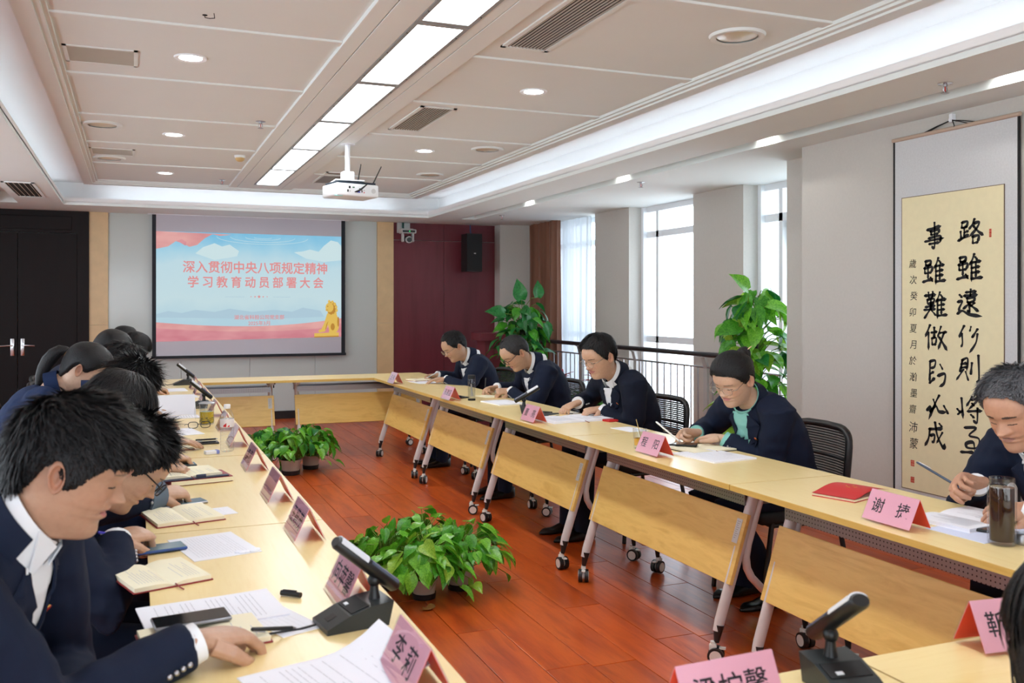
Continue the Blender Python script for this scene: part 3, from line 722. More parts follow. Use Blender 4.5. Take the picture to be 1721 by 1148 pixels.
art('lion_eye', oval(.921, .303, .004, .006), m_lion2); art('lion_shade', oval(.950, .10, .012, .035), m_lion2); art('lion_shade', [(.915, .13), (.925, .16), (.912, .08), (.906, .07)], m_lion2)
art('lion_paw', oval(.945, .05, .018, .014), m_lion); art('lion_tail', oval(.982, .15, .006, .05), m_lion2)
def words(s, u, v, size, bold, space=1.0, sx_=1.0):
    mt = frame((0, 0, 0), (1, 0, 0), (0, 0, 1)); x, z = on(u, v)
    b0 = text_mesh(s, size, 0, 0, None, 'CENTER', space); b = MB()
    for k, (dx, dz) in enumerate(((-bold, 0), (bold, 0), (0, bold), (0, -bold)) if bold else ((0, 0),)): b.merge(b0, Mx.Translation((dx, dz, .0002 * k)))
    w0 = max(q[0] for q in b.v) - min(q[0] for q in b.v)
    b.v = [tuple(mt @ V((q[0] * sx_, q[1], q[2]))) for q in b.v]
    o = b.build('lettering', m_txt, sl); o.location = (x, -.0075, z); return w0
words('深入贯彻中央八项规定精神', .528, .665, .158, .003, 1.0, .94)
words('学习教育动员部署大会', .528, .525, .15, .003, 1.47, .92)
words('湖北省科担公司党支部', .54, .195, .062, .0008)
words('2025年3月', .54, .138, .062, .0008)
st = MB()
for k, r0 in ((-2, .010), (-1, .014), (0, .024), (1, .014), (2, .010)):
    cx_, cz_ = on(.538 + k * .022, .395)
    st.prism([(cx_ + r0 * (1 if i % 2 == 0 else .42) * math.sin(i * PI / 5), cz_ + r0 * (1 if i % 2 == 0 else .42) * math.cos(i * PI / 5)) for i in range(10)], frame((0, -.007, 0), (1, 0, 0), (0, 0, 1)), .0008)
st.build('stars', m_txt, sl)
m_ruler = proj('projected rule', [(160, 196, 220)], SCREEN_E)
ru = MB()
for a, b in ((.355, .46), (.615, .71)):
    p, q = on(a, .393), on(b, .393); ru.bb(p[0], q[0], -.0075, -.007, p[1] - .0015, p[1] + .0015)
ru.build('rules', m_ruler, sl)

t = thing('loudspeaker', 'black wall loudspeaker on the maroon panelling', 'speaker', (4.257, 11.9, 1.914))
MB().prism([(-.115, .12), (-.108, -.1), (.108, -.1), (.115, .12)], Mx.Translation((0, 0, 0)), .51).build('cabinet', m_black, t)
MB().bb(-.103, .103, -.112, -.1, .012, .498, 0, .004).build('front_grille', mat('speaker grille', (24, 26, 28), .8, bump=.6, bscale=900), t)
bdg = MB().bb(-.014, .014, -.1145, -.112, .235, .25, 0); bdg.build('badge', mat('silver badge', (190, 190, 190), .3), t)
MB().tube([(0, .05, .5), (-.005, .06, .56), (0, .08, .64)], .009, 8).build('cable', mat('blue cable', (52, 78, 120), .5), t, 60)
MB().bb(-.04, .04, .12, .27, .2, .3).build('bracket', m_black, t)

t = thing('conference_camera', 'silver ceiling-corner conference camera left of the loudspeaker', 'camera', (3.365, 11.98, 2.30))
m_cam = mat('silver plastic', (190, 192, 192), .35)
MB().bb(-.09, .08, .13, .185, .13, .265, 0, .003).bb(-.085, .075, -.04, .15, .165, .175).build('bracket', m_cam, t)
MB().box((.01, -.0, .137), (.2, .16, .055), 0, None, .012).build('base', m_cam, t, 50)
MB().bb(-.08, .09, -.081, -.079, .122, .15).build('front_strip', m_black, t)
MB().ball((.015, -.083, .137), .007, 8).build('status_light', mat('green light', (60, 220, 120), .4, emit=(60, 230, 120), es=2), t)
for s in (-1, 1): MB().bb(.01 + s * .068 - .012, .01 + s * .068 + .012, -.04, .04, -.0, .115, 0, .008).build('yoke_arm', m_cam, t, 50)
MB().ball((.01, -.005, .035), (.054, .05, .05), 20).build('head', m_black, t, 180)
MB().tube([(.012, -.03, .03), (.012, -.075, .025)], .045, 20).build('lens_barrel', m_cam, t, 50)
MB().tube([(.012, -.074, .025), (.012, -.079, .0245)], .034, 20).build('lens', m_phone, t, 50)
MB().tube([(-.02, .1, .17), (-.03, .09, .2), (-.02, .12, .26)], .014, 8).build('cable', mat('teal cable', (22, 70, 64), .5), t, 60)

t = thing('lectern', 'maroon wooden lectern in front of the panelled wall', 'lectern', (4.22, 10.80, 0), math.radians(-6))
MB().bb(-.3, .3, -.24, .24, 1.02, 1.115, 0, .006).build('top', m_maroon, t)
MB().prism([(-.22, -.15), (.22, -.15), (.24, .18), (-.24, .18)], Mx.Translation((0, 0, .08)), .94).build('body', m_maroon, t)
MB().bb(-.28, .28, -.2, .22, 0, .08, 0, .005).build('plinth', m_maroon, t)
MB().bb(-.19, .19, -.158, -.15, .16, .96, 0, .004).build('front_panel', m_maroon, t)

t = thing('projector', 'white ceiling projector with black aerials on a white pole', 'projector', (1.652, 7.70, ZC - .02), 0)
MB().lathe([(.06, 0), (.06, -.008), (.0, -.008)], 20).build('ceiling_plate', m_alu, t)
MB().tube([(0, 0, 0), (0, 0, -.235)], .021, 16).build('pole', m_alu, t, 60)
MB().box((0, 0, -.27), (.10, .1, .075), 0, None, .012).bb(-.12, .12, -.1, .1, -.318, -.308).build('mount', m_alu, t)
pj = Mx.Rotation(math.radians(12), 3, 'Z')
MB().box((.03, .03, -.395), (.38, .30, .105), 0, pj, .014).build('body', mat('white plastic', (228, 230, 232), .35), t, 50)
MB().box((.03, .03, -.335), (.34, .26, .022), 0, pj, .003).build('cable_box', mat('dark teal plastic', (30, 44, 56), .4), t)
o2 = pj @ V((0, -.151, 0)) + V((.03, .03, -.395))
pcs = [m_black, mat('green port', (40, 90, 60), .5), mat('blue port', (40, 60, 190), .5), mat('grey port', (190, 190, 190), .5), m_redcover]
for x, z, w, h, mi in ((-.075, .02, .016, .018, 0), (-.04, .02, .018, .01, 1), (-.09, -.01, .012, .02, 0), (-.07, -.012, .01, .01, 3), (.005, -.015, .026, .011, 2), (.02, .01, .02, .012, 0), (.035, -.008, .008, .02, 0), (.055, -.018, .008, .008, 4), (.055, .0, .008, .008, 3)):
    MB().box(o2 + pj @ V((x, 0, z)), (w, .004, h), 0, pj).build('connector', pcs[mi], t)
MB().tube([o2 + pj @ V((.14, -.002, .0)), o2 + pj @ V((.14, .001, .0))], .02, 18).build('sound_grille', pcs[3], t)
MB().box((-.105, -.135, -.449), (.07, .02, .003), 0, pj).build('label_strip', mat('cyan strip', (150, 225, 225), .5), t)
for a, b in (((.07, -.06, -.33), (.1, -.06, -.17)), ((.2, -.05, -.335), (.275, -.05, -.18))):
    MB().tube([a, b], [.006, .004], 8).build('aerial', m_blackm, t, 60)
for k in range(2): MB().tube([o2 + pj @ V((-.03 + k * .012, -.004, -.018)), o2 + pj @ V((.0 + k * .012, -.035, .0)), o2 + pj @ V((.06, -.04, .045)), o2 + pj @ V((.075, .02, .065))], .005, 8).build('cable', m_black, t, 60)

# ---------------------------------------------------------------- window side: rail, curtain
t = thing('window_rail', 'dark handrail with thin upright bars along the windows', 'rail', (5.05, 8.9, 0))
MB().tube([(0, -3.0, .985), (0, 2.75, .985)], .025, 12).build('handrail', mat('dark handrail', (38, 34, 38), .35), t, 60)
MB().tube([(0.03, -3.0, .86), (0.03, 2.75, .86)], .009, 8).tube([(0.03, -3.0, .1), (0.03, 2.75, .1)], .009, 8).build('cross_rail', m_steel, t, 60)
pm_ = MB().bb(.02, .045, -.03, .03, 0, .87).prism([(.02, .85), (.045, .87), (.012, .965), (-.012, .965)], frame((0, .03, 0), (1, 0, 0), (0, 0, 1)), .06).bb(-.028, .028, -.03, .03, .955, .962).mesh('post', mat('grey metal', (190, 190, 190), .4, metal=.3))
bm_ = MB().tube([(.03, 0, .1), (.03, 0, .86)], .008, 6).mesh('bar', m_steel, 60)
for y in (-2.7, -1.35, 0, 1.35, 2.6): link('post', pm_, t, (0, y, 0))
for i in range(46):
    y = -2.95 + i * .124
    if min(abs(y - q) for q in (-2.7, -1.35, 0, 1.35, 2.6)) > .05: link('bar', bm_, t, (0, y, 0))
def drape(name, x, ya, yb, z0, z1, amp, n, mm, lb, cat, th=0.0):
    def fn(u, v):
        ph = u * n * 2 * PI
        a = amp * (.55 + .45 * math.sin(u * 17.3 + 1.1)) * (1 - .15 * v)
        return (x + a * math.sin(ph) + .01 * math.sin(u * 31 + v * 3), ya + (yb - ya) * u + .25 * a * math.sin(2 * ph + 1) + .015 * math.sin(v * 3 + u * 9), z0 + (z1 - z0) * v)
    t = MB().grid(fn, n * 12 + 1, 12).build(name, mm, None, 180)
    return tag(t, lb, cat)
m_sheer = D.materials.new('sheer white net'); m_sheer.use_nodes = True
nn, ll = m_sheer.node_tree.nodes, m_sheer.node_tree.links; nn.clear()
o_ = nn.new('ShaderNodeOutputMaterial'); mx_ = nn.new('ShaderNodeMixShader'); t1 = nn.new('ShaderNodeBsdfTransparent'); t2 = nn.new('ShaderNodeBsdfTranslucent'); t3 = nn.new('ShaderNodeBsdfDiffuse'); mx2 = nn.new('ShaderNodeMixShader')
t2.inputs[0].default_value = (.42, .46, .50, 1); t3.inputs[0].default_value = (.86, .9, .94, 1); mx_.inputs[0].default_value = .93; mx2.inputs[0].default_value = .5
ll.new(t2.outputs[0], mx2.inputs[1]); ll.new(t3.outputs[0], mx2.inputs[2]); ll.new(t1.outputs[0], mx_.inputs[1]); ll.new(mx2.outputs[0], mx_.inputs[2]); ll.new(mx_.outputs[0], o_.inputs[0])
drape('curtain', 5.12, 11.02, 11.95, .03, ZS, .075, 8, m_curtain, 'brown curtain gathered in the far corner by the window', 'curtain')
drape('sheer_curtain', 5.27, 10.35, 11.25, .03, ZS, .03, 9, m_sheer, 'white sheer curtain over the far window', 'curtain')
# ---------------------------------------------------------------- people
def hermite(tab, z):
    if z <= tab[0][0]: return tab[0][1]
    if z >= tab[-1][0]: return tab[-1][1]
    for i in range(len(tab) - 1):
        if tab[i][0] <= z <= tab[i + 1][0]: break
    x0, y0 = tab[i]; x1, y1 = tab[i + 1]; h = x1 - x0
    def sl(k):
        if k == 0: return (tab[1][1] - tab[0][1]) / (tab[1][0] - tab[0][0])
        if k == len(tab) - 1: return (tab[-1][1] - tab[-2][1]) / (tab[-1][0] - tab[-2][0])
        a = (tab[k][1] - tab[k - 1][1]) / (tab[k][0] - tab[k - 1][0]); b = (tab[k + 1][1] - tab[k][1]) / (tab[k + 1][0] - tab[k][0])
        return 0 if a * b <= 0 else 2 * a * b / (a + b)
    t = (z - x0) / h
    return y0 * (1 + 2 * t) * (1 - t) ** 2 + sl(i) * h * t * (1 - t) ** 2 + y1 * t * t * (3 - 2 * t) + sl(i + 1) * h * t * t * (t - 1)
XF = [(-.125, .046), (-.119, .070), (-.110, .084), (-.098, .088), (-.086, .085), (-.077, .083), (-.066, .0875), (-.057, .087), (-.049, .090), (-.038, .0885), (-.03, .0895), (-.012, .0885), (0, .0885), (.016, .0945), (.03, .0965), (.05, .0945), (.07, .086), (.088, .068), (.101, .047), (.110, .020), (.114, -.008)]
XB = [(-.125, -.066), (-.1, -.072), (-.07, -.081), (-.04, -.092), (0, -.102), (.03, -.105), (.055, -.099), (.08, -.082), (.096, -.06), (.108, -.034), (.114, -.009)]
WD = [(-.125, .050), (-.116, .0515), (-.10, .0575), (-.085, .0625), (-.06, .0675), (-.03, .0725), (0, .0755), (.03, .0775), (.055, .074), (.08, .061), (.097, .043), (.108, .024), (.114, .0005)]
def g(x, s): return math.exp(-.5 * (x / s) ** 2)
def head_pt(phi, z, q):
    """point of the bare head; q holds small personal changes"""
    xf, xb, w = hermite(XF, z), hermite(XB, z), hermite(WD, z)
    x0 = -.012
    c, s = math.cos(phi), math.sin(phi)
    jaw = max(0, min(1, (-.045 - z) / .06))
    if c >= 0:
        n = 2.35 - .35 * jaw
        x = x0 + (xf - x0) * abs(c) ** (2 / n); y = w * (1 + q.get('wide', 0)) * math.copysign(abs(s) ** (2 / n), s)
        y *= 1 - .10 * jaw * c ** .8
    else:
        x = x0 + (xb - x0) * abs(c) ** (2 / 2.1); y = w * (1 + q.get('wide', 0)) * math.copysign(abs(s) ** (2 / 2.1), s)
    if c > .1:
        ay = abs(y); k = min(1, (c - .1) / .3)
        d = 0
        nl = .0225 * q.get('nose', 1)
        # nose: bridge widening to the tip, wings
        zz = z
        if -.05 < zz < .03:
            br = max(0, min(1, (.018 - zz) / .046))
            d += (nl * br ** 1.25) * g(y, .0062 + .0045 * br) * (1 if zz > -.031 else g(zz + .031, .0055))
            d += .0085 * g(ay - .0125, .006) * g(zz + .031, .0065)
        d -= .0095 * g(ay - .031, .0125) * g(zz - .003, .0105)       # eye sockets
        d += .0058 * g(ay - .031, .0105) * g(zz + .001, .0078)        # lids over the eyes
        d += .003 * g(ay - .03, .018) * g(zz - .022, .006)           # brow
        d += .0035 * g(ay - .048, .014) * g(zz + .022, .014)         # cheekbones
        zm = zz; zz = zz + .16 * max(0, ay - .004)
        d += .0030 * g(y, .017) * g(zz + .0485, .0042) - .0036 * g(y, .022) * g(zz + .057, .0022) + .0042 * g(y, .016) * g(zz + .0655, .0048)
        d -= .0022 * g(ay - .024, .006) * g(zz + .058, .008); zz = zm
        d -= .002 * g(ay - .027, .006) * g(zz + .04, .012)           # fold beside the mouth
        d -= .0015 * g(y, .004) * g(zz + .041, .004)
        x += d * k
    return V((x, y, z))
HROWS = [-.125, -.122, -.119, -.115, -.110, -.104, -.097, -.09, -.083, -.077, -.072, -.068, -.064, -.061, -.0585, -.057, -.0555, -.053, -.050, -.047, -.043, -.039, -.036, -.033, -.030, -.027, -.023, -.019, -.015, -.011, -.008, -.005, -.0025, 0, .003, .006, .01, .014, .018, .022, .027, .033, .04, .048, .056, .064, .072, .08, .087, .093, .099, .104, .108, .111, .1132, .114]
def hcols(n):
    out = []
    for i in range(n):
        u = i / n; a = 2 * PI * u
        out.append(a - .45 * math.sin(a) * 1.0)      # denser at the face
    return out
def skin_col(p, q):
    """tint by anatomy: lips, brows, lash line; nostril and lip-crease shade painted in"""
    x, y, z = p; ay = abs(y)
    base = V(q['skin'])
    if x > .03:
        base = base.lerp(V(q['skin']) * .0 + V((q['skin'][0] * 1.02, q['skin'][1] * .86, q['skin'][2] * .84)), .6 * g(ay - .04, .016) * g(z + .03, .016))
        z0_ = z; z = z + .16 * max(0, ay - .004)
        lip = max(g(y, .013) * (1 if -.0665 < z < -.046 else 0) * (1 if ay < .0225 - abs(z + .0565) * 1.0 else 0), 0)
        if lip > 0: base = base.lerp(V(q['lip']), .75 if ay < .022 else 0)
        if abs(z + .057) < .0012 and ay < .023: base = base * .45
        z = z0_
        brow = .0225 - .10 * max(0, ay - .034) + .05 * min(0, ay - .02)
        if abs(z - brow) < (.0032 + q.get('browt', 0)) * (1.2 - abs(ay - .028) / .03) and .013 < ay < .051: base = base.lerp(V((.018, .014, .012)), q.get('browk', .8))
        lash = -.0045 - .09 * abs(ay - .031) ** 1.0 * -.6 - .0022
        if abs(z - lash) < .0016 and .0185 < ay < .0445: base = V((.02, .014, .012))
        if q.get('open') and -.0052 < z - .0005 < .0022 and .021 < ay < .042: base = V((.03, .02, .018)) if abs(ay - .031) < .0055 else V((.62, .58, .55))
        if g(ay - .0085, .003) * g(z + .0375, .0022) > .5: base = base * .35  # dark of the nostrils put into the colour
    return base
def head_grid(q, nc):
    cols = hcols(nc); vs, cl, fs = [], [], []
    rows = list(HROWS)
    if nc > 60: rows = sorted(set(rows + [(x + y) / 2 for x, y in zip(rows[:-1], rows[1:]) if -.075 < x < .035]))
    if nc > 150: rows = sorted(set(rows + [(x + y) / 2 for x, y in zip(rows[:-1], rows[1:]) if -.075 < x < .035]))
    for z in rows:
        for a in cols:
            p = head_pt(a, z, q); vs.append(p); cl.append(skin_col(p, q))
    for j in range(len(rows) - 1):
        for i in range(nc):
            a, b = j * nc + i, j * nc + (i + 1) % nc; fs.append((a, b, b + nc, a + nc))
    fs.append(tuple(range((len(rows) - 1) * nc, len(rows) * nc)))
    # ears
    for s in (-1, 1):
        o = len(vs); n1, n2 = 20, 7
        for j in range(n2):
            r = j / (n2 - 1)
            for i in range(n1):
                a = 2 * PI * i / n1
                ex = .0165 * (1 - .25 * max(0, -math.sin(a))); ez = .031
                lx, lz = ex * math.cos(a) * r, ez * math.sin(a) * r
                rim = .0145 * g(r - .86, .12) - .002 * g(r - .35, .2) + .006
                if r > .98: rim = .004
                p = V((-.012 + lx - .006 * math.sin(a) * r, s * (.072 + rim + .006 * (-math.cos(a)) * r + .004), -.010 + lz))
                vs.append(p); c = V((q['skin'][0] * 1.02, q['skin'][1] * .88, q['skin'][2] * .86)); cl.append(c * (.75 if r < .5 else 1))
        for j in range(n2 - 1):
            for i in range(n1):
                a, b = o + j * n1 + i, o + j * n1 + (i + 1) % n1
                fs.append((a, b, b + n1, a + n1) if s > 0 else (a, a + n1, b + n1, b))
    return vs, cl, fs
def zline(phi, st):
    """height of the hairline round the head"""
    a = abs((phi + PI) % (2 * PI) - PI) * 180 / PI
    T = {'short': [(0, .082), (30, .080), (46, .070), (58, .048), (70, .008), (77, -.012), (84, -.02), (93, .016), (104, .012), (118, -.03), (145, -.062), (180, -.07)],
         'recede': [(0, .090), (25, .094), (42, .088), (56, .062), (68, .012), (84, -.016), (93, .016), (104, .01), (118, -.03), (145, -.062), (180, -.07)],
         'fringe': [(0, .036), (30, .034), (50, .030), (62, .014), (74, -.022), (84, -.03), (93, .012), (104, .004), (118, -.04), (145, -.075), (180, -.085)],
         'woman': [(0, .068), (30, .064), (50, .050), (64, .024), (76, -.008), (86, -.004), (93, .012), (104, .0), (118, -.05), (145, -.085), (180, -.095)]}[st]
    for (x0, y0), (x1, y1) in zip(T[:-1], T[1:]):
        if x0 <= a <= x1: return y0 + (y1 - y0) * (a - x0) / (x1 - x0)
    return T[-1][1]
def hair(q, nc, rng, ntuft, mfun):
    """cap of hair plus tufts; returns MB in head coordinates"""
    st = q.get('hair', 'short'); th = q.get('hairth', .018); b = MB()
    cols = [2 * PI * i / nc for i in range(nc)]
    rows = [(-.1 + .006 * k) for k in range(32)] + [.0935, .099, .104, .108, .1115, .1135, .114]
    cen = V((-.012, 0, .02))
    def P(a, z, t):
        p = head_pt(a, z, {'wide': q.get('wide', 0)}) if abs(math.sin(a)) > .55 or math.cos(a) < 0 or z > .03 else head_pt(a, z, {'wide': q.get('wide', 0), 'nose': 0})
        n = (p - cen).normalized(); return p + n * t, n
    idx = {}; 
    def thick(a, z):
        h = z - zline(a, st)
        k = max(0, min(1, h / q.get('fade', .05)))
        nzv = noise.noise(V((a * 2.2, z * 24, q['seed'])))
        top = 1 + q.get('top', .35) * max(0, min(1, (z - .03) / .07))
        return .002 + th * k ** .7 * top * (1 + .12 * nzv)
    for j, z in enumerate(rows):
        for i, a in enumerate(cols):
            zz = max(z, zline(a, st) - .001)
            p, n = P(a, min(zz, .1139), thick(a, min(zz, .1139)) if z >= zline(a, st) else -.004)
            idx[(i, j)] = len(b.v); b.v.append(tuple(p))
    for j in range(len(rows) - 1):
        for i in range(nc):
            i2 = (i + 1) % nc
            if rows[j + 1] > min(zline(cols[i], st), zline(cols[i2], st)): b.f.append((idx[(i, j)], idx[(i2, j)], idx[(i2, j + 1)], idx[(i, j + 1)])); b.m.append(0)
    b.f.append(tuple(idx[(i, len(rows) - 1)] for i in range(nc))); b.m.append(0)
    crown = V((-.05, .012, .112)); L = q.get('len', .03); lift = q.get('lift', .35); wd = q.get('wid', .0032)
    fwd = q.get('fwd', .5)
    for _ in range(ntuft):
        a = rng.uniform(0, 2 * PI); z = -.08 + .194 * rng.random() ** .75
        if z < zline(a, st) + .002: continue
        p, n = P(a, min(z, .1138), thick(a, z) * 1.0)
        away = p - crown; d = away - n * away.dot(n)
        if d.length < 1e-4: continue
        d.normalize(); d = (d + V((fwd, 0, 0)) * max(0, z) * 9 + V(q.get('comb', (0, 0, 0)))); d = d - n * d.dot(n); d.normalize()
        d = (d + V((rng.gauss(0, .22), rng.gauss(0, .22), rng.gauss(0, .22)))).normalized()
        ear = .35 if abs(math.sin(a)) > .8 and z < .05 else 1
        hl = ear * L * rng.uniform(.55, 1.15) * max(.25, min(1, (z - zline(a, st)) / .04))
        lf = lift * rng.uniform(.3, 1.2)
        sd = d.cross(n).normalized() * wd * rng.uniform(.6, 1.4)
        pts = [p]; c_ = p; dd = d
        def ell(x): y = x - cen; return math.sqrt((y.x / .100) ** 2 + (y.y / .080) ** 2 + (y.z / .098) ** 2)
        e0 = ell(p)
        for k in range(3):
            c2 = c_ + dd * hl / 3
            tgt = e0 * (1 + lf * hl * (k + 1) * 3.2 - .10 * hl * (k == 2))
            c2 = cen + (c2 - cen) * (tgt / max(1e-4, ell(c2)))
            if c2.z < .03: c2 = c2 + V((0, 0, -.25 * hl / 3))
            dd = (c2 - c_).normalized(); pts.append(c2); c_ = c2
        o = len(b.v)
        for k, (c, w) in enumerate(zip(pts, (1, .9, .6))): b.v += [tuple(c - sd * w), tuple(c + n * .0012 * (1 - k * .3)), tuple(c + sd * w)]
        b.v.append(tuple(pts[3]))
        for k in range(2): b.f += [(o + 3 * k, o + 3 * k + 1, o + 3 * k + 4, o + 3 * k + 3), (o + 3 * k + 1, o + 3 * k + 2, o + 3 * k + 5, o + 3 * k + 4)]; b.m += [0, 0]
        b.f += [(o + 6, o + 7, o + 9), (o + 7, o + 8, o + 9)]; b.m += [0, 0]
    return b

def ik(S, W, l1, l2, hint):
    d = W - S; L = d.length
    k = max(1.0, L / (l1 + l2) * 1.002); l1 *= k; l2 *= k
    a = (l1 * l1 - l2 * l2 + L * L) / (2 * L); h = math.sqrt(max(0, l1 * l1 - a * a))
    u = d / L; hp = V(hint); hp = (hp - u * hp.dot(u)).normalized()
    return S + u * a + hp * h
CURL = {'flat': [(12, 18, 10)] * 4, 'loose': [(28, 38, 22), (34, 42, 25), (38, 46, 26), (40, 48, 28)], 'pen': [(48, 48, 18), (58, 58, 28), (70, 66, 34), (76, 70, 36)],
        'fist': [(62, 70, 40), (66, 72, 40), (70, 74, 42), (72, 76, 44)], 'point': [(30, 34, 18), (36, 50, 30), (46, 60, 34), (52, 62, 36)]}
def hand(b, W, Dr, N, side, pose, k=1.0):
    """palm and five bent fingers; Dr along the hand, N the palm normal, side +1 left, -1 right"""
    Dr = Dr.normalized(); N = (N - Dr * N.dot(Dr)).normalized(); T = N.cross(Dr) * -side   # towards the thumb
    def L(x, y, z): return W + Dr * (x * k) + T * (y * k) - N * (z * k)                     # z towards the back of the hand
    n = 10
    b.tube([L(-.03, 0, 0), L(0, 0, 0), L(.03, .002, .002), L(.06, 0, .003), L(.085, -.002, .002), L(.097, -.003, 0)], [(.026 * k, .020 * k), (.026 * k, .019 * k), (.034 * k, .017 * k), (.040 * k, .0155 * k), (.041 * k, .013 * k), (.036 * k, .009 * k)], 14, 0, up=-N)
    by = (.030, .0105, -.0095, -.0285); ln = (.073, .080, .074, .058); rr = (.0092, .0095, .009, .0078)
    for i in range(4):
        c = CURL[pose][i]; p = L(.088 - .006 * abs(i - 1), by[i], .002); pts = [L(.06, by[i] * .9, .002), p]; ang = 0; rad = [rr[i] * k] * 2
        spread = T * (by[i] * 1.2)
        for s_, f_ in zip(c, (.45, .30, .25)):
            ang += math.radians(s_); d = Dr * math.cos(ang) + N * math.sin(ang) + spread * math.cos(ang); d.normalize()
            p = p + d * (ln[i] * f_ * k * .5); pts.append(p); rad.append(rr[i] * k * (.98 if f_ > .26 else .9))
            p = p + d * (ln[i] * f_ * k * .5); pts.append(p); rad.append(rr[i] * k * (1.03 if f_ > .26 else .72))
        b.tube(pts, rad, 9); b.ball(pts[-1], rr[i] * k * .74, 8)
    if pose in ('pen', 'fist', 'point'): tp = [L(.012, .022, -.006), L(.038, .043, -.016), L(.066, .046, -.030), L(.092, .036, -.038)]
    elif pose == 'loose': tp = [L(.012, .022, -.004), L(.034, .044, -.012), L(.06, .055, -.020), L(.085, .055, -.024)]
    else: tp = [L(.012, .024, 0), L(.032, .048, -.006), L(.055, .064, -.010), L(.078, .074, -.012)]
    b.tube(tp, [.0165 * k, .014 * k, .011 * k, .0085 * k], 10); b.ball(tp[-1], .0086 * k, 8)

PEND = []          # meshes waiting for one shared evaluation
def remesh_later(b, name, voxel, smooth, mats, done):
    ob = D.objects.new('shape', b.mesh(name, mats))
    C.objects.link(ob)
    m = ob.modifiers.new('r', 'REMESH'); m.mode = 'VOXEL'; m.voxel_size = voxel; m.use_smooth_shade = True
    if smooth: s = ob.modifiers.new('s', 'SMOOTH'); s.iterations = smooth; s.factor = .5
    PEND.append((ob, name, mats, done))
def flush():
    dg = bpy.context.evaluated_depsgraph_get(); dg.update()
    got = []
    for ob, name, mats, done in PEND:
        me = D.meshes.new_from_object(ob.evaluated_get(dg)); me.name = name; me.materials.clear()
        for q in (mats if isinstance(mats, (list, tuple)) else [mats]): me.materials.append(q)
        got.append((me, done))
    for ob, *_ in PEND:
        m = ob.data; D.objects.remove(ob); D.meshes.remove(m)
    PEND.clear()
    for me, done in got: done(me)
def skin_mat():
    m, n, l, p = newmat('skin')
    a = n.new('ShaderNodeVertexColor'); a.layer_name = 'tint'; nz = n.new('ShaderNodeTexNoise'); nz.inputs['Scale'].default_value = 90; t = n.new('ShaderNodeTexCoord')
    mx = n.new('ShaderNodeMixRGB'); mx.blend_type = 'MULTIPLY'; mx.inputs[0].default_value = .35
    r = n.new('ShaderNodeValToRGB'); r.color_ramp.elements[0].color = (.82, .78, .76, 1); r.color_ramp.elements[1].color = (1, 1, 1, 1); r.color_ramp.elements[0].position = .3; r.color_ramp.elements[1].position = .6
    l.new(t.outputs['Object'], nz.inputs[0]); l.new(nz.outputs['Fac'], r.inputs[0]); l.new(a.outputs[0], mx.inputs[1]); l.new(r.outputs[0], mx.inputs[2]); l.new(mx.outputs[0], p.inputs['Base Color'])
    p.inputs['Roughness'].default_value = .45; p.inputs['Subsurface Weight'].default_value = .12; p.inputs['Subsurface Radius'].default_value = (.012, .005, .003); p.inputs['Subsurface Scale'].default_value = .4
    return m
m_skin = skin_mat()
def hair_mat(name, col, rough=.5, grey=0.0):
    m, n, l, p = newmat(name)
    t = n.new('ShaderNodeTexCoord'); mp = n.new('ShaderNodeMapping'); mp.inputs['Scale'].default_value = (60, 260, 60); nz = n.new('ShaderNodeTexNoise'); nz.inputs['Scale'].default_value = 3; nz.inputs['Detail'].default_value = 4
    r = n.new('ShaderNodeValToRGB'); c = lin(col); r.color_ramp.elements[0].position = .35; r.color_ramp.elements[0].color = c; r.color_ramp.elements[1].position = .7
    r.color_ramp.elements[1].color = tuple(min(1, x * 1.7 + grey) for x in c[:3]) + (1,)
    bp = n.new('ShaderNodeBump'); bp.inputs['Strength'].default_value = .9; bp.inputs['Distance'].default_value = .003
    l.new(t.outputs['Object'], mp.inputs[0]); l.new(mp.outputs[0], nz.inputs[0]); l.new(nz.outputs['Fac'], r.inputs[0]); l.new(r.outputs[0], p.inputs['Base Color']); l.new(nz.outputs['Fac'], bp.inputs['Height']); l.new(bp.outputs[0], p.inputs['Normal'])
    p.inputs['Roughness'].default_value = rough; p.inputs['Specular IOR Level'].default_value = .3
    return m
m_hair = hair_mat('black hair', (13, 12, 14), .4); m_hairg = hair_mat('grey hair', (70, 70, 74), .5, .12); m_hairs = hair_mat('greying hair', (32, 31, 33), .45, .02)
def cloth(name, col): return mat(name, col, .85, spec=.25, bump=.25, bscale=700, noise_=.08, nscale=30)
m_suit = cloth('navy suit cloth', (20, 29, 50)); m_suit2 = cloth('dark navy cloth', (17, 24, 41)); m_suit3 = cloth('blue navy cloth', (24, 40, 74)); m_blk = cloth('black cloth', (16, 17, 22))
m_shirt = mat('white shirt', (232, 234, 238), .75, bump=.15, bscale=500); m_mint = mat('mint knit', (134, 196, 186), .9, bump=.3, bscale=400); m_greycuff = mat('grey lining', (92, 106, 122), .8)
m_shoe = mat('black leather', (16, 15, 16), .3)
m_frame = mat('spectacle metal', (170, 165, 155), .25, metal=1.0); m_frameb = mat('black spectacle frame', (18, 18, 20), .3); m_lens = glassy('spectacle lens', (.98, .98, .99), 1.35)

